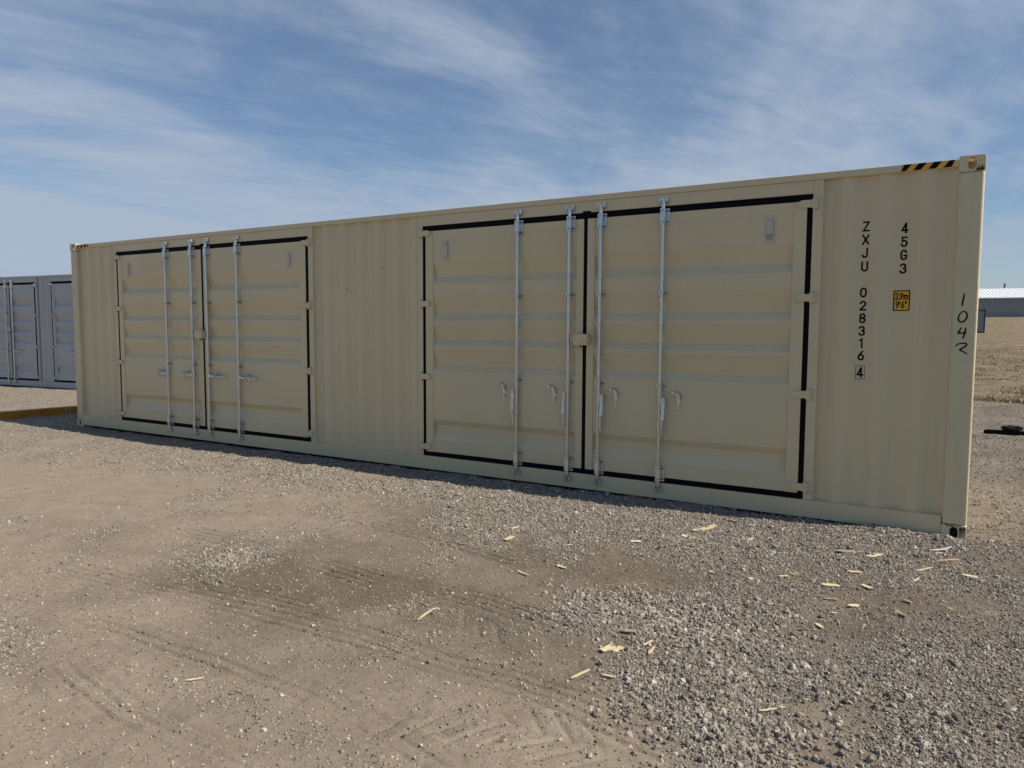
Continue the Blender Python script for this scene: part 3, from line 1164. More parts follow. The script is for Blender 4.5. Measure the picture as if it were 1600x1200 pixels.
        b.box(xm - 0.019, xm + 0.019, g0 - 0.0015, g1, 0.2285, 2.6565)
        b.box(xm - 0.034, xm + 0.05, g0 - 0.004, g0 - 0.0004, 2.655, 2.728)
        b.build('door_gasket', M_RUBBER, root, bevel=0.004)
        MB().box(x0 + 0.03, x1 - 0.03, 0.075, 0.08, 0.19, 2.7).build('inner_lining', M_DARK, root)
        for side, (a, c) in (('l', (x0 + SG + 0.001, xm - 0.020)), ('r', (xm + 0.020, x1 - SG - 0.001))):
            hinge_w, mid_w = 0.098, 0.075
            fa, fc = (hinge_w, mid_w) if side == 'l' else (mid_w, hinge_w)
            b = MB()
            b.box(a, a + fa, 0.0065, 0.055, 0.229, 2.655)
            b.box(c - fc, c, 0.0065, 0.055, 0.229, 2.655)
            b.box(a + fa - 0.01, c - fc + 0.01, 0.0525, 0.0545, 0.24, 2.64)
            pr = rounded(LEAF_PROF, 0.005)
            leaf = b.build('side_door', paint, root, bevel=0.003)
            nb = MB()
            nb.sheet(pr, lambda q, d, e: (e, 0.0135 + d, q), a + fa - 0.002, c - fc + 0.002)
            # rolled seams of the pressed sheet
            for zz in (2.561, 1.369, 0.356):
                nb.box(a + fa, c - fc, 0.0118, 0.0134, zz - 0.0018, zz + 0.0018)
            nb.build('corrugated_sheet', paint, leaf, smooth=True)
            # hinges
            hs = -1 if side == 'l' else 1
            hx = x0 + 0.006 if side == 'l' else x1 - 0.006
            for hz in (2.632, 1.868, 1.066, 0.285):
                b = MB()
                b.box(*sorted((hx + hs * 0.016, hx + hs * 0.046)), -0.010, 0.014, hz - 0.038, hz + 0.038)
                b.box(*sorted((hx + hs * 0.046, hx + hs * 0.062)), 0.002, 0.0135, hz - 0.048, hz + 0.048)
                tip = hx - hs * 0.105
                poly = [(hx + hs * 0.018, hz - 0.031), (hx + hs * 0.018, hz + 0.031), (tip + hs * 0.03, hz + 0.031),
                        (tip + hs * 0.008, hz + 0.022), (tip, hz + 0.004), (tip, hz - 0.010), (tip + hs * 0.010, hz - 0.024), (tip + hs * 0.03, hz - 0.031)]
                b.prism(poly, FXZ, -0.014, 0.0062)
                b.tube([(hx + hs * 0.016, -0.006, hz - 0.046), (hx + hs * 0.016, -0.006, hz + 0.046)], 0.011, 10)
                b.build('hinge', paint, leaf, bevel=0.003)
            # air vent
            vx = a + 0.27 if side == 'l' else c - 0.29
            if (c - a) > 1.5:
                b = MB()
                b.box(vx - 0.036, vx + 0.036, 0.0085, 0.0132, 2.325, 2.548)
                b.box(vx - 0.026, vx + 0.026, -0.010, 0.0085, 2.365, 2.512)
                b.box(vx - 0.010, vx + 0.010, -0.002, 0.0085, 2.512, 2.528)
                vv = b.build('vent', M_VENT, leaf, bevel=0.004)
                if side == 'r' and pi == 1:
                    MB().box(vx - 0.023, vx + 0.023, -0.0118, -0.0102, 2.367, 2.408).build('vent_sticker', M_PINK, leaf)
            rl = rods[0] if side == 'l' else rods[1]
            hs2 = -1 if side == 'l' else 1
            for rx in rl:
                ry = -0.024
                # rod
                jit = 0.0
                b = MB()
                b.tube([(rx, ry, 0.145), (rx, ry, 2.738)], 0.0165, 16)
                b.build('lock_rod', M_GALV, leaf, smooth=True)
                # cams and their keepers
                for cz, s in ((2.762, 1), (0.118, -1)):
                    b = MB()
                    b.tube([(rx, ry, cz - s * 0.045), (rx, ry, cz + s * 0.004)], [0.020, 0.017], 12)
                    b.tube([(rx - 0.030, ry + 0.012, cz - s * 0.010), (rx - 0.010, ry - 0.008, cz + s * 0.012), (rx + 0.014, ry - 0.006, cz - s * 0.004), (rx + 0.034, ry + 0.014, cz + s * 0.016)], 0.0085, 8)
                    b.box(rx - 0.040, rx - 0.024, -0.030, 0.0125, cz - 0.020, cz + 0.022)
                    b.box(rx + 0.022, rx + 0.038, -0.034, 0.0125, cz - 0.018, cz + 0.026)
                    b.box(rx - 0.024, rx + 0.024, 0.002, 0.0125, cz - 0.013, cz + 0.015)
                    b.build('cam_keeper', M_GALV, leaf, bevel=0.002)
                # guide brackets
                for z0, z1, wd in ((2.548, 2.690, 0.046), (0.196, 0.338, 0.046), (1.915, 1.948, 0.040), (1.062, 1.095, 0.040)):
                    b = MB()
                    b.box(rx - 0.036, rx + wd + 0.004, 0.0035, 0.0125, z0, z1)
                    b.box(rx - 0.022, rx + 0.022, -0.045, 0.0032, z0 + 0.002, z1 - 0.002)
                    zs = (z0 + 0.022, z1 - 0.022) if z1 - z0 > 0.1 else ((z0 + z1) / 2,)
                    nsp = len(b.f)
                    for zb in zs:
                        b.tube([(rx, -0.0448, zb), (rx, -0.0475, zb)], 0.0065, 8)
                        b.tube([(rx + 0.035, 0.0036, zb), (rx + 0.035, -0.008, zb)], 0.0075, 6)
                        b.tube([(rx - 0.030, 0.0036, zb), (rx - 0.030, -0.006, zb)], 0.006, 6)
                    b.build('rod_bracket', M_GALV, leaf, bevel=0.0025, mat2=M_DARK, split=nsp)
                # handle and its catch
                hz = 0.945
                sx = rx + hs2 * 0.036
                if handle_mode[pi] == 'hang':
                    b = MB()
                    b.box(sx - 0.021, sx + 0.021, -0.046, -0.022, hz - 0.030, hz + 0.034)
                    b.tube([(sx, -0.040, hz - 0.02), (sx + 0.004 * hs2, -0.048, hz - 0.10), (sx + 0.002 * hs2, -0.056, hz - 0.17),
                            (sx - 0.004 * hs2, -0.046, hz - 0.235), (sx - 0.006 * hs2, -0.036, hz - 0.325)],
                           [0.019, 0.015, 0.018, 0.015, 0.010], 8, flat=0.5)
                    b.tube([(sx, -0.046, hz + 0.008), (sx, -0.056, hz + 0.008)], 0.009, 8)
                    b.build('handle', M_GALV, leaf, bevel=0.002)
                    kx = rx + (0.172 if side == 'r' else -0.166)
                    b = MB()
                    b.box(kx - 0.017, kx + 0.017, 0.0050, 0.0128, 0.875, 0.985)
                    poly = [(kx - 0.017, 0.960), (kx + 0.017, 0.960), (kx + 0.017, 1.000), (kx - 0.002, 1.024), (kx - 0.045, 1.036), (kx - 0.050, 1.020), (kx - 0.017, 1.000)]
                    b.prism(poly, FXZ, -0.018, 0.004)
                    b.tube([(kx - 0.044, -0.034, 1.026), (kx - 0.044, 0.004, 1.026)], 0.014, 10)
                    b.tube([(kx, -0.026, 0.995), (kx, -0.010, 0.995)], 0.009, 8)
                    b.tube([(kx, 0.0050, 0.893), (kx, -0.008, 0.893)], 0.009, 8)
                    b.box(kx - 0.010, kx + 0.008, -0.014, 0.0048, 0.908, 0.926)
                    b.build('handle_catch', M_GALV, leaf, bevel=0.002)
                else:
                    b = MB()
                    b.box(sx - 0.020, sx + 0.020, -0.046, -0.022, hz - 0.030, hz + 0.018)
                    dr = hs2
                    b.tube([(sx, -0.040, hz - 0.012), (sx + dr * 0.09, -0.050, hz - 0.012), (sx + dr * 0.16, -0.046, hz - 0.013),
                            (sx + dr * 0.23, -0.030, hz - 0.015), (sx + dr * 0.31, -0.024, hz - 0.016)], [0.018, 0.016, 0.015, 0.014, 0.008], 8, flat=0.5)
                    b.build('handle', M_GALV, leaf, bevel=0.002)
                    kx = rx + dr * 0.165
                    b = MB()
                    b.box(kx - 0.016, kx + 0.016, 0.004, 0.0128, hz - 0.06, hz + 0.045)
                    zc = hz - 0.010
                    b.tube([(kx - 0.022, -0.030, zc + 0.040), (kx - 0.008, -0.040, zc + 0.055), (kx + 0.012, -0.040, zc + 0.046), (kx + 0.010, -0.052, zc + 0.020),
                            (kx - 0.004, -0.060, zc), (kx - 0.008, -0.054, zc - 0.025), (kx + 0.006, -0.044, zc - 0.050), (kx + 0.020, -0.030, zc - 0.040)], 0.0085, 8)
                    b.tube([(kx, 0.004, zc + 0.035), (kx, -0.042, zc + 0.035)], 0.010, 8)
                    b.build('handle_catch', M_GALV, leaf, bevel=0.0015)
            # lock box across the meeting edge
            if side == 'l':
                b = MB()
                bx0, bx1 = xm - 0.082, xm + 0.062
                b.box(bx0, bx1, -0.078, -0.072, 1.446, 1.552)
                b.box(bx0, bx0 + 0.006, -0.0715, 0.006, 1.446, 1.552)
                b.box(bx1 - 0.006, bx1, -0.0715, 0.004, 1.446, 1.552)
                b.box(bx0 + 0.0065, bx1 - 0.0065, -0.0715, 0.004, 1.546, 1.5515)
                b.box(bx1 + 0.0005, bx1 + 0.012, -0.060, -0.015, 1.472, 1.520)
                b.box(bx0 + 0.012, bx0 + 0.055, -0.040, 0.004, 1.418, 1.432)
                b.box(bx0 + 0.030, bx0 + 0.050, -0.036, -0.002, 1.4325, 1.450)
                b.build('lock_box', paint, leaf, bevel=0.003)
    return dfun


main = empty('shipping_container')
tag(main, 'long cream shipping container with side doors, standing in the middle', 'shipping container')
PAIRS = [(1.215, 3.2225, 5.238), (7.0, 8.972, 11.010)]
RODS = [((2.45, 3.025), (3.345, 3.962)), ((8.228, 8.812), (9.140, 9.752))]
SEGS = [(0.160, 1.150, 0.400), (5.305, 6.935, 5.750), (11.080, L - 0.160, 11.230)]
dfun = make_container(main, M_CREAM, M_CREAM_POST, PAIRS, RODS, ['level', 'hang'], SEGS)


# -------- writing on the cream container
surf = lambda x: 0.022 + dfun(x) - 0.0015


def arc(cx, cy, rx, ry, a0, a1, n=9):
    return [(cx + rx * math.cos(rad(a0 + (a1 - a0) * k / n)), cy + ry * math.sin(rad(a0 + (a1 - a0) * k / n))) for k in range(n + 1)]


GLYPH = {
    'Z': [[(0.02, 1), (0.98, 1), (0.03, 0), (1, 0)]],
    'X': [[(0, 1), (1, 0)], [(1, 1), (0, 0)]],
    'J': [[(0.85, 1), (0.85, 0.27)] + arc(0.43, 0.27, 0.42, 0.27, 0, -165)],
    'U': [[(0, 1), (0, 0.28)] + arc(0.5, 0.28, 0.5, 0.28, 180, 360) + [(1, 0.28), (1, 1)]],
    '0': [arc(0.5, 0.68, 0.5, 0.32, 0, 180) + arc(0.5, 0.32, 0.5, 0.32, 180, 360) + [(1, 0.32), (1, 0.70)]],
    '2': [arc(0.5, 0.71, 0.48, 0.29, 165, -25) + [(0.06, 0.05), (0.04, 0), (1, 0)]],
    '8': [arc(0.5, 0.755, 0.43, 0.245, -90, 272, 18), arc(0.5, 0.255, 0.5, 0.255, 90, 452, 18)],
    '3': [arc(0.46, 0.755, 0.46, 0.245, 160, -80) + arc(0.46, 0.265, 0.52, 0.265, 85, -162)],
    '1': [[(0.2, 0.80), (0.58, 0.98), (0.58, 0)]],
    '6': [[(0.78, 0.99), (0.45, 0.80), (0.12, 0.48)] + arc(0.5, 0.30, 0.48, 0.30, 165, 530, 18)],
    '4': [[(1.0, 0.24), (0.0, 0.24), (0.66, 1.0), (0.70, 1.0), (0.70, 0.0)]],
    '5': [[(0.92, 1), (0.14, 1), (0.08, 0.52)] + arc(0.46, 0.32, 0.50, 0.32, 125, -160, 12)],
    'G': [arc(0.5, 0.70, 0.49, 0.30, 20, 180) + arc(0.5, 0.30, 0.49, 0.30, 180, 350) + [(0.99, 0.45), (0.55, 0.45)]],
    '9': [arc(0.5, 0.70, 0.48, 0.30, -15, 350, 18) + [(0.88, 0.52), (0.55, 0.20), (0.22, 0.01)]],
    '.': [[(0.5, 0.0), (0.5, 0.14)]],
    "'": [[(0.5, 1.0), (0.42, 0.72)]],
    '"': [[(0.25, 1.0), (0.2, 0.72)], [(0.75, 1.0), (0.7, 0.72)]],
    'm': [[(0, 0), (0, 0.68)], [(0, 0.5), (0.08, 0.62), (0.25, 0.68), (0.42, 0.62), (0.5, 0.5), (0.5, 0)],
          [(0.5, 0.5), (0.58, 0.62), (0.75, 0.68), (0.92, 0.62), (1.0, 0.5), (1.0, 0)]],
}


def stencil(b, ch_, cx, cz, w, h, sw, dep):
    """one painted character of even stroke width"""
    for st_ in GLYPH[ch_]:
        P = [Vector((cx + (p[0] - 0.5) * (w - sw), cz + (p[1] - 0.5) * (h - sw))) for p in st_]
        Q = [P[0]]
        for p in P[1:]:
            if (p - Q[-1]).length > 1e-5:
                Q.append(p)
        P = Q
        P[0] = P[0] + (P[0] - P[1]).normalized() * sw * 0.5
        P[-1] = P[-1] + (P[-1] - P[-2]).normalized() * sw * 0.5
        vs = []
        for i, p in enumerate(P):
            t0 = (p - P[i - 1]).normalized() if i else (P[1] - p).normalized()
            t1 = (P[i + 1] - p).normalized() if i < len(P) - 1 else t0
            t = (t0 + t1)
            t = t.normalized() if t.length > 0.2 else t0
            n = Vector((-t.y, t.x))
            k = min(1 / max(n.dot(Vector((-t0.y, t0.x))), 0.35), 1.8)
            for s_ in (-1, 1):
                q = p + n * s_ * sw / 2 * k
                vs.append((q.x, dep(q.x), q.y))
        b.add(vs, [(2 * i, 2 * i + 1, 2 * i + 3, 2 * i + 2) for i in range(len(P) - 1)])


SW = 0.0134
mk = MB()
for ch_, z in zip('ZXJU', [2.4285, 2.3235, 2.2200, 2.1120]):
    stencil(mk, ch_, 11.407, z, 0.052, 0.080, SW, surf)
mk.build('owner_code', M_BLACK, main, fix=False)
mk = MB()
for ch_, z in zip('028316', [1.905, 1.800, 1.700, 1.598, 1.500, 1.398]):
    stencil(mk, ch_, 11.406, z, 0.050, 0.080, SW, surf)
mk.build('serial_number', M_BLACK, main, fix=False)
mk = MB()
stencil(mk, '4', 11.405, 1.262, 0.050, 0.084, SW, surf)
for a0, a1, z0, z1 in ((11.371, 11.439, 1.207, 1.2105), (11.371, 11.439, 1.3135, 1.317), (11.371, 11.3745, 1.2105, 1.3135), (11.4355, 11.439, 1.2105, 1.3135)):
    mk.add([(a0, surf(a0), z0), (a1, surf(a1), z0), (a1, surf(a1), z1), (a0, surf(a0), z1)], [(0, 1, 2, 3)])
mk.build('check_digit', M_BLACK, main, fix=False)
mk = MB()
for ch_, z in zip('45G3', (2.398, 2.292, 2.190, 2.086)):
    stencil(mk, ch_, 11.681, z, 0.050, 0.082, SW, surf)
mk.build('size_code', M_BLACK, main, fix=False)


def conform(x0, x1, z0, z1, mat_, name, lift, parent):
    xs_ = np.linspace(x0, x1, 14)
    b = MB()
    b.sheet([(q, 0) for q in xs_], lambda a, d, e: (a, surf(a) - lift, e), z0, z1)
    return b.build(name, mat_, parent, fix=False, smooth=True)


st = conform(11.622, 11.738, 1.757, 1.916, M_BLACK, 'height_sticker', 0.0, main)
conform(11.630, 11.730, 1.765, 1.908, M_YELLOW, 'sticker_face', 0.0015, st)
tm = MB()
lift3 = lambda a: surf(a) - 0.003
for ch_, x, w in (('2', 11.646, 0.024), ('.', 11.663, 0.010), ('9', 11.679, 0.024), ('m', 11.709, 0.033)):
    stencil(tm, ch_, x, 1.870, w, 0.054, 0.0075, lift3)
for ch_, x, w in (('9', 11.652, 0.025), ("'", 11.670, 0.012), ('6', 11.688, 0.025), ('"', 11.710, 0.018)):
    stencil(tm, ch_, x, 1.804, w, 0.055, 0.0075, lift3)
tm.build('sticker_text', M_BLACK, st, fix=False)


def ribbon(b, pts, w, y, lift=0.0):
    P = [Vector((p[0], 0, p[1])) for p in pts]
    vs = []
    for i, p in enumerate(P):
        t = (P[min(i + 1, len(P) - 1)] - P[max(i - 1, 0)]).normalized()
        n = Vector((-t.z, 0, t.x))
        ww = w * (0.75 + 0.5 * math.sin(math.pi * (i + 0.6) / (len(P) + 0.2)))
        for s in (-1, 1):
            q = p + n * s * ww / 2
            vs.append((q.x, y, q.z))
    fs = [(2 * i, 2 * i + 1, 2 * i + 3, 2 * i + 2) for i in range(len(P) - 1)]
    b.add(vs, fs)


def hand(u, v):
    pu, pv = 1260 + u / 3.53, 220 + v / 3.53
    return (12.091 + (pu - 1505) / 243 + (pv - 468) * 0.0002, 1.837 - (pv - 468) / 208)


def curve(pts, n=6):
    out = []
    P = [pts[0]] + list(pts) + [pts[-1]]
    for i in range(1, len(P) - 2):
        for k in range(n):
            t = k / n
            q = []
            for j in (0, 1):
                a, b_, c_, d_ = P[i - 1][j], P[i][j], P[i + 1][j], P[i + 2][j]
                q.append(0.5 * (2 * b_ + (c_ - a) * t + (2 * a - 5 * b_ + 4 * c_ - d_) * t * t + (3 * b_ - a - 3 * c_ + d_) * t ** 3))
            out.append(tuple(q))
    out.append(pts[-1])
    return out


mk = MB()
for stroke in ([(871, 842), (868, 866), (861, 892), (859, 913)],
               [(862, 943), (846, 957), (838, 982), (848, 998), (868, 996), (884, 976), (885, 952), (870, 941), (856, 944)],
               [(852, 1028), (846, 1046), (838, 1060), (856, 1060), (882, 1058)],
               [(880, 1030), (874, 1056), (864, 1092)],
               [(823, 1134), (836, 1122), (858, 1116), (882, 1118), (880, 1130), (862, 1143), (846, 1153), (866, 1162), (888, 1176)]):
    ribbon(mk, curve([hand(*q) for q in stroke]), 0.0095, -0.0012)
mk.build('handwritten_number', M_BLACK, main, fix=False)

# hazard stripes on the ends of the top rail
for x0, x1, slant in ((11.640, 11.995, 0.040), (0.195, 0.500, 0.040)):
    z0, z1 = 2.8245, 2.874
    base = MB().box(x0, x1, 0.0022, 0.0038, z0, z1).build('hazard_stripe', M_YELLOW, main)
    b = MB()
    s = x0 - 0.02
    while s < x1:
        poly = [(s, z0), (s + 0.052, z0), (s + 0.052 + slant, z1), (s + slant, z1)]
        poly = [(min(max(a, x0), x1), c) for a, c in poly]
        if poly[1][0] - poly[0][0] > 0.004 or poly[2][0] - poly[3][0] > 0.004:
            b.prism(poly, FXZ, 0.0008, 0.0020)
        s += 0.100
    b.build('black_stripe', M_BLACK, base)

# scuffs and rust on the near castings and post
rnd = random.Random(5)
b = MB()
x = L - 0.062
while x < L - 0.014:
    h = rnd.uniform(0.008, 0.034) * (0.6 + 1.2 * (x - (L - 0.062)) / 0.05)
    b.prism([(x, 2.785), (x + 0.005, 2.785), (x + 0.004, 2.785 + h)], FXZ, -0.0056, -0.0044)
    x += 0.0036
b.prism([(L - 0.068, 2.781), (L - 0.014, 2.783), (L - 0.014, 2.789), (L - 0.062, 2.789)], FXZ, -0.0062, -0.0044)
b.build('scuff_mark', M_RUST, main)
b = MB()
for k in range(14):
    x = L - 0.095 + rnd.gauss(0, 0.020)
    z = 0.112 + rnd.gauss(0, 0.004)
    r = rnd.uniform(0.003, 0.010)
    b.prism([(x + r * math.cos(q) * rnd.uniform(.6, 1.2), z + r * 0.5 * math.sin(q) * rnd.uniform(.6, 1.2)) for q in [i * 1.05 for i in range(6)]], FXZ, -0.0060 - k * 0.00002, -0.0045)
x = L - 0.052
while x < L - 0.014:
    zt = 0.108 + rnd.uniform(-0.012, 0.004)
    b.prism([(x, zt), (x + rnd.uniform(0.002, 0.005), zt - 0.002), (x + 0.002, zt - rnd.uniform(0.02, 0.085))], FXZ, -0.0066 - rnd.random() * 0.001, -0.0045)
    x += rnd.uniform(0.002, 0.005)
b.build('rust_stain', M_RUST, main)
b = MB()
for k in range(16):
    x = L - 0.018 + rnd.gauss(0, 0.003)
    z = 1.93 - k * 0.021 + rnd.uniform(-0.006, 0.006)
    b.prism([(x, z), (x + 0.003, z), (x + 0.002, z + rnd.uniform(0.006, 0.022))], FXZ, -0.0010, 0.0004)
b.build('paint_chip', mat('bare_rust_spots', (0.20, 0.12, 0.09), 0.8, var=0.4, vscale=80), main)

M_MUD_AND_SHADE = mat('mud_and_hole_shade', (0.022, 0.017, 0.013), 0.95, var=0.5, vscale=60)  # mud in the right casting, painted shade in the left one
MB().box(L - 0.150, L - 0.030, 0.030, 0.12, 0.010, 0.095).build('mud_and_hole_shade', M_MUD_AND_SHADE, main, bevel=0.012)
MB().box(0.030, 0.140, 0.030, 0.12, 0.010, 0.095).build('mud_and_hole_shade', M_MUD_AND_SHADE, main, bevel=0.012)  # added dark block standing for the shade inside the left casting hole
M_SCUFF = mat('grey_scuff', (0.20, 0.17, 0.12), 0.8, var=0.5, vscale=120)
for x, z, w, h in ((5.86, 2.075, 0.010, 0.045), (5.93, 2.02, 0.006, 0.020), (6.42, 2.31, 0.004, 0.05), (5.88, 1.36, 0.008, 0.012)):
    d = 0.022 + 0.030
    MB().prism([(x, z), (x + w, z - h * 0.3), (x + w * 0.7, z - h), (x - w * 0.2, z - h * 0.5)], FXZ, 0.0195, 0.0215).build('scuff_mark', M_SCUFF, main)

# ------------------------------------------------------------------ grey container behind on the left
grey = empty('shipping_container')
tag(grey, 'blue-grey shipping container with four sets of side doors, behind the yellow beam at the left', 'shipping container')
gp = [(-7.49, -5.38), (-4.76, -2.65), (-2.03, 0.08), (0.70, 2.81)]
off = 8.43
GP = [(a + off, (a + b_) / 2 + off, b_ + off) for a, b_ in gp]
GR = [((m - 0.13,), (m + 0.13,)) for _, m, _ in GP]
GS = [(0.160, GP[0][0] - 0.06, 0.40)] + [(GP[i][2] + 0.06, GP[i + 1][0] - 0.06, GP[i][2] + 0.15) for i in range(3)] + [(GP[3][2] + 0.06, L - 0.16, GP[3][2] + 0.12)]
make_container(grey, M_GREY, M_GREY, GP, GR, ['level'] * 4, GS)
th = rad(6.0)
grey.location = (-8.2 - math.cos(th) * off, 3.43 - math.sin(th) * off, 0.0)
grey.rotation_euler = (0, 0, th)

# ------------------------------------------------------------------ orange beam on the ground
beam = empty('steel_beam', (-1.665, -0.36, 0.0), rad(83.5))
tag(beam, 'orange painted steel beam lying on the gravel beside the cream container', 'steel beam')
b = MB()
b.box(0, 3.0, 0.0, 0.17, 0.006, 0.147)
b.build('beam_body', M_ORANGE, beam, bevel=0.008, seg=3)
b = MB()
b.box(-0.010, -0.0005, -0.012, 0.182, 0.0, 0.154)
b.tube([(-0.010, 0.085, 0.10), (-0.022, 0.085, 0.10)], 0.012, 8)
b.build('end_plate', M_ORANGE, beam, bevel=0.002)
lab = MB().box(1.00, 1.075, -0.0015, -0.0003, 0.055, 0.120).build('sticker', M_STICK, beam)
MB().box(1.018, 1.057, -0.0030, -0.0017, 0.070, 0.104).build('sticker_emblem', M_DARK, lab)
b = MB()
b.tube([(2.2, -0.004, 0.03), (2.2, 0.002, 0.03)], 0.012, 8)
b.tube([(0.72, -0.004, 0.03), (0.72, 0.002, 0.03)], 0.010, 8)
b.build('bolt', M_DARK, beam)

# ------------------------------------------------------------------ near-black bar shape and ragged lump on the gravel to the right
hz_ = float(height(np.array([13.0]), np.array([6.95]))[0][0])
bar = empty('dark_bar', (12.53, 6.98, hz_), rad(-2))
tag(bar, 'black bar shape lying on the gravel right of the cream container', 'steel bar')
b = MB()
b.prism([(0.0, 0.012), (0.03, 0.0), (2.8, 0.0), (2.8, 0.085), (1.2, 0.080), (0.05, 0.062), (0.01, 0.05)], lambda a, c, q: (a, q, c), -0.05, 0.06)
b.build('bar_body', mat('matte_black', (0.012, 0.012, 0.014), 0.95, var=0.5, vscale=30, spec=0.1), bar, bevel=0.006)
rc = random.Random(11)
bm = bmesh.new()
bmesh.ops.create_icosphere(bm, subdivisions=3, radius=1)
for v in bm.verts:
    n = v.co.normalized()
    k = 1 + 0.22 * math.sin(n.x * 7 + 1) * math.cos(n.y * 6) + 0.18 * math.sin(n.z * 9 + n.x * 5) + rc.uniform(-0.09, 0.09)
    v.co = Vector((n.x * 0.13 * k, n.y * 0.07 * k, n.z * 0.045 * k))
mm = bpy.data.meshes.new('dark_lump')
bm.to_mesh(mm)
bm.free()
M_LUMP = mat('near_black_lump', (0.018, 0.016, 0.015), 0.95, var=0.4, vscale=30, bump=0.01, bscale=60)
mm.materials.append(M_LUMP)
clod = bpy.data.objects.new('dark_lump', mm)
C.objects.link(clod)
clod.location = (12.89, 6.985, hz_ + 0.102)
tag(clod, 'ragged near-black lump on top of the black bar shape', 'soil clod')


def gz(x, y):
    return float(height(np.array([float(x)]), np.array([float(y)]))[0][0])


# ------------------------------------------------------------------ dark framed unit far behind
ux, uy = 15.36, 90.9
uz = gz(ux, uy) - 0.02
unit = empty('storage_unit', (ux, uy, uz))
tag(unit, 'grey storage unit with a black frame in the dry field, half hidden behind the container', 'storage unit')
MB().box(-5.95, -0.10, 0.08, 2.36, 0.14, 2.50).build('side_panel', M_LED, unit, bevel=0.01)
b = MB()
for x0, x1 in ((-6.06, -5.94), (-0.12, 0.0)):
    for y0, y1 in ((0.0, 0.12), (2.32, 2.44)):
        b.box(x0, x1, y0, y1, 0.0, 2.64)
b.box(-5.94, -0.12, 0.0, 0.12, 2.50, 2.62)
b.box(-5.94, -0.12, 2.32, 2.44, 2.50, 2.62)
b.box(-5.94, -0.12, 0.0, 0.12, 0.06, 0.16)
b.box(-5.94, -0.12, 2.32, 2.44, 0.06, 0.16)
for x0, x1 in ((-6.04, -5.96), (-0.10, -0.02)):
    b.box(x0, x1, 0.12, 2.32, 2.50, 2.60)
    b.box(x0, x1, 0.12, 2.32, 0.06, 0.16)
b.build('unit_frame', M_DARK, unit, bevel=0.01)
for z in (0.20, 2.26):
    MB().box(-0.22, -0.125, 0.04, 0.079, z, z + 0.10).build('corner_bracket', M_WHITE, unit, bevel=0.01)

# ------------------------------------------------------------------ farm building
bx, by = -34.0, 171.0
bz = 4.25
bld = empty('metal_building', (bx, by, bz), rad(5))
tag(bld, 'long low grey metal building with a white ribbed roof across the far field', 'building')
BL, BW, BE, BR = 118.0, 30.0, 4.05, 6.6


def ribs(a0, a1, pitch, h, w):
    out = [(a0, 0)]
    x = a0 + pitch / 2
    while x < a1 - pitch / 2:
        out += [(x, 0), (x + w * 0.3, h), (x + w * 0.7, h), (x + w, 0)]
        x += pitch
    out.append((a1, 0))
    return out


for y0, sg in ((0.0, -1), (BW, 1)):
    MB().sheet(ribs(0, BL, 0.60, 0.04, 0.12), lambda a, d, e: (a, y0 + sg * d, e), -1.2, BE).build('wall', M_BWALL, bld)
for x0, sg in ((0.0, -1), (BL, 1)):
    MB().prism([(0, -1.2), (BW, -1.2), (BW, BE), (BW / 2, BR - 0.06), (0, BE)], lambda a, c, q: (x0 + sg * q, a, c), -0.05, 0.0).build('gable_wall', M_BWALL, bld)
for sg in (0, 1):
    def rf(a, d, e, sg=sg):
        t = e
        y = t * BW / 2 if sg == 0 else BW - t * BW / 2
        return (a, y, BE + (BR - BE) * t + d)
    MB().sheet(ribs(-0.4, BL + 0.4, 0.60, 0.07, 0.16), rf, -0.03, 1.0).build('roof', M_WHITE, bld)
for y0 in (-0.62, BW + 0.46):
    MB().box(-0.4, BL + 0.4, y0, y0 + 0.16, BE - 0.26, BE - 0.10).build('gutter', M_WHITE, bld)
MB().box(-0.4, BL + 0.4, BW / 2 - 0.2, BW / 2 + 0.2, BR + 0.075, BR + 0.10).build('ridge_cap', M_WHITE, bld)
b = MB()
b.tube([(57.6, 15.0, BR + 0.101), (57.6, 15.0, BR + 0.95)], 0.16, 10)
b.tube([(57.6, 15.0, BR + 0.95), (57.6, 15.0, BR + 1.05)], [0.24, 0.20], 10)
b.build('vent_pipe', M_DARK, bld)

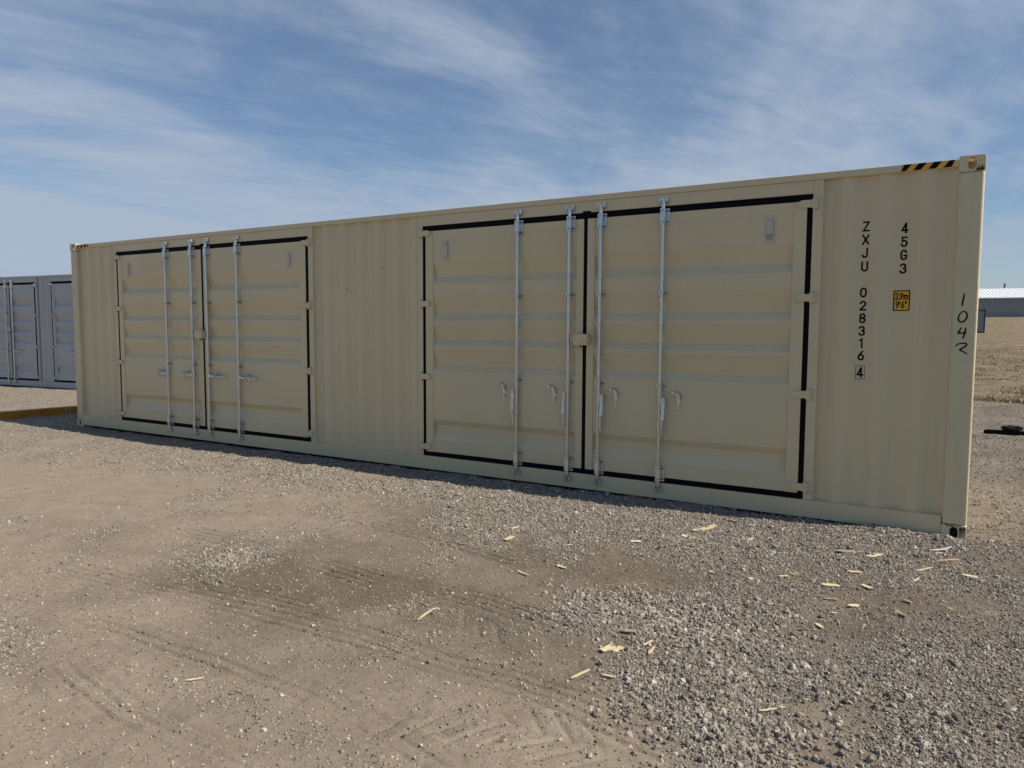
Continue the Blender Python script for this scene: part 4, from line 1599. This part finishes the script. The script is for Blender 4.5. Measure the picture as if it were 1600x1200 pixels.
# ------------------------------------------------------------------ dry grass
def grass():
    rng = np.random.default_rng(12)
    n = 130000
    x = rng.uniform(-2, 34, n)
    y = 12.7 + 38 * rng.random(n) ** 1.6
    keep = (grass_at(x, y) > 0.3) & (fbm(x, y, 0.8, 301, 4) > -0.08)
    fringe = rng.uniform(-2, 34, 16000)
    x = np.concatenate([x[keep], fringe])
    y = np.concatenate([y[keep], 13.0 + 0.7 * fbm(fringe, fringe * 0 + 13, 0.7, 31, 4) + rng.normal(0.25, 0.22, len(fringe))])
    n = len(x)
    z = height(x, y)[0]
    h = rng.uniform(0.02, 0.085, n) * (1 + 0.8 * np.clip(fbm(x, y, 0.9, 305, 3) + 0.1, 0, 1))
    h[-16000:] *= 1.5
    w = rng.uniform(0.006, 0.014, n)
    a = rng.uniform(0, 6.283, n)
    lean = rng.uniform(0.4, 2.2, n)
    la = rng.uniform(0, 6.283, n)
    wx, wy = np.cos(a) * w, np.sin(a) * w
    p0 = np.stack([x - wx, y - wy, z - 0.01], 1)
    p1 = np.stack([x + wx, y + wy, z - 0.01], 1)
    m0 = np.stack([x + np.cos(la) * h * lean * .35 - wx * .6, y + np.sin(la) * h * lean * .35 - wy * .6, z + h * 0.6], 1)
    m1 = m0 + np.stack([wx * 1.2, wy * 1.2, z * 0], 1)
    tp = np.stack([x + np.cos(la) * h * lean, y + np.sin(la) * h * lean, z + h], 1)
    V = np.stack([p0, p1, m1, m0, tp], 1).reshape(-1, 3)
    k = np.arange(n)[:, None] * 5
    loops = np.concatenate([k + 0, k + 1, k + 2, k + 3, k + 3, k + 2, k + 4], 1).astype(np.int32)
    me_ = bpy.data.meshes.new('dry_grass')
    me_.vertices.add(len(V))
    me_.vertices.foreach_set('co', V.astype(np.float32).ravel())
    me_.loops.add(loops.size)
    me_.loops.foreach_set('vertex_index', loops.ravel())
    me_.polygons.add(2 * n)
    st_ = np.stack([np.arange(n) * 7, np.arange(n) * 7 + 4], 1).astype(np.int32)
    me_.polygons.foreach_set('loop_start', st_.ravel())
    me_.update(calc_edges=True)
    at = me_.attributes.new('shade', 'FLOAT', 'POINT')
    at.data.foreach_set('value', np.repeat(rng.random(n), 5).astype(np.float32))
    m = bpy.data.materials.new('dry_grass_blades')
    m.use_nodes = True
    N = m.node_tree.nodes
    lk = m.node_tree.links.new
    an = N.new('ShaderNodeAttribute')
    an.attribute_name = 'shade'
    r = N.new('ShaderNodeValToRGB')
    r.color_ramp.elements[0].color = (0.13, 0.095, 0.05, 1)
    r.color_ramp.elements[1].color = (0.42, 0.335, 0.20, 1)
    lk(an.outputs['Fac'], r.inputs[0])
    lk(r.outputs[0], N['Principled BSDF'].inputs['Base Color'])
    N['Principled BSDF'].inputs['Roughness'].default_value = 0.8
    me_.materials.append(m)
    o = bpy.data.objects.new('dry_grass', me_)
    C.objects.link(o)
    tag(o, kind='stuff')


grass()

# ------------------------------------------------------------------ splinters of wood
CHIP_LABELS = [
    'small pale wood chip on bare dirt, upper of the two left of the splinter field',
    'bright yellow wood chip, lower of the two on bare dirt before the right-hand doors',
    'largest bright wood shard near the shadow edge in front of the right-hand door',
    'whitish wood flake alone on gravel in front of the middle of the right-hand doors',
    'flat pale splinter just below the largest bright shard, left of its neighbour',
    'dull tan splinter just below the largest bright shard, right of its neighbour',
    'thin dull splinter lying lowest of the group under the largest bright shard',
    'thin light wood stick on bare dirt, furthest left of the sticks in mid ground',
    'small pale wood flake between the mid ground stick and the coarse gravel pile',
    'dull tan strip of wood lying on the coarse gravel pile above the broken chips',
    'thin dull splinter at the left end of the tan strip on the gravel pile',
    'largest broken pale wood chip at the lower left edge of the coarse gravel pile',
    'squarish pale wood chip touching the right side of the largest broken chip',
    'thin pale splinter right of the broken chips, pointing to the upper right',
    'upright leaf shaped pale wood chip right of the broken chips',
    'long pale wood splinter on the tyre marks below the broken chips',
    'thin short splinter right of the long splinter below the broken chips',
    'pale wood chip on the dark soil patch right of the coarse gravel pile',
    'tiny white wood flake on bare dirt left of the shadow edge splinters',
    'tiny pale chip on gravel above the dark soil patch',
    'small pale chip right of the largest bright shard near the shadow',
    'dull thin splinter right on the edge of the container shadow',
    'long straight wood stick lying on dirt in the centre foreground',
    'thin pale twig on the smooth dirt at the lower left of the picture',
    'long dull tan splinter on gravel in front of the serial number',
    'bright wood chip just below the right end of the long dull tan splinter',
    'small orange brown wood chip in front of the right corner casting',
    'long thin whitish splinter in front of the right corner casting',
    'slanting pale wood strip on gravel below the handwritten number post',
    'pale pointed strip of wood on gravel right of the container corner',
    'pale flat splinter on gravel, left one of a touching pair',
    'dull flat splinter on gravel, right one of a touching pair',
    'long pale pointed splinter level with the bright square chip',
    'thin level pale splinter above the bright square chip',
    'bright squarish wood chip in the middle of the right-hand splinters',
    'thin dull level splinter below the long pale pointed one',
    'pale blunt wood strip on gravel below the bright square chip',
    'short pale wood bit left of and below the blunt strip',
    'slanting pale wood strip, lowest of the splinters near the right-hand gravel',
    'slanting tan wood strip, pointing to the lower right, below the leaning strip',
    'short dull tan chip just above the slanting tan strip at the right',
    'short pale splinter below the slanting strip near the post',
    'long very thin pale straw of wood in the right foreground gravel',
    'long thin orange tinted splinter below the small orange chip',
]
rk = random.Random(21)
for (x, y, ln, wd, an, tone), lab_ in zip(CHIPS, CHIP_LABELS):
    ln, wd = ln * 0.95, wd * 0.85
    z = max(gz(x + dx, y + dy) for dx in (-0.02, 0, 0.02) for dy in (-0.02, 0, 0.02)) + 0.007
    n = 5
    top = []
    bot = []
    for k in range(n + 1):
        t = k / n
        env = (0.15 if k == 0 else rk.uniform(0.15, 0.6) if k == n else rk.uniform(0.75, 1.1))
        if ln / wd < 2.5:
            env = rk.uniform(0.6, 1.0)
        top.append(((t - 0.5) * ln + rk.uniform(-1, 1) * ln * 0.03, env * wd / 2 * rk.uniform(0.8, 1.1)))
        bot.append(((t - 0.5) * ln + rk.uniform(-1, 1) * ln * 0.03, -env * wd / 2 * rk.uniform(0.8, 1.1)))
    poly = bot + top[::-1]
    th_ = rk.uniform(0.002, 0.005)
    bow = rk.uniform(-0.03, 0.05) * ln
    b = MB()
    tp = [(a, c, th_ / 2 + bow * (4 * (a / ln) ** 2) + rk.uniform(0, 0.001)) for a, c in poly]
    bt = [(a, c, -th_ / 2 + bow * (4 * (a / ln) ** 2)) for a, c in poly]
    m_ = len(poly)
    fs = []
    for k in range(n):
        i0, i1, j0, j1 = k, k + 1, m_ - 1 - k, m_ - 2 - k
        fs.append((i0, i1, j1, j0))
        fs.append((i0 + m_, j0 + m_, j1 + m_, i1 + m_))
    fs += [(i, i + m_, (i + 1) % m_ + m_, (i + 1) % m_) for i in range(m_)]
    b.add(tp + bt, fs)
    o = b.build('wood_splinter', M_WOOD[tone])
    o.location = (x, y, z)
    o.rotation_euler = (rk.uniform(-0.12, 0.12), rk.uniform(-0.08, 0.08), an)
    tag(o, lab_, 'wood splinter', 'wood splinters scattered on the gravel')
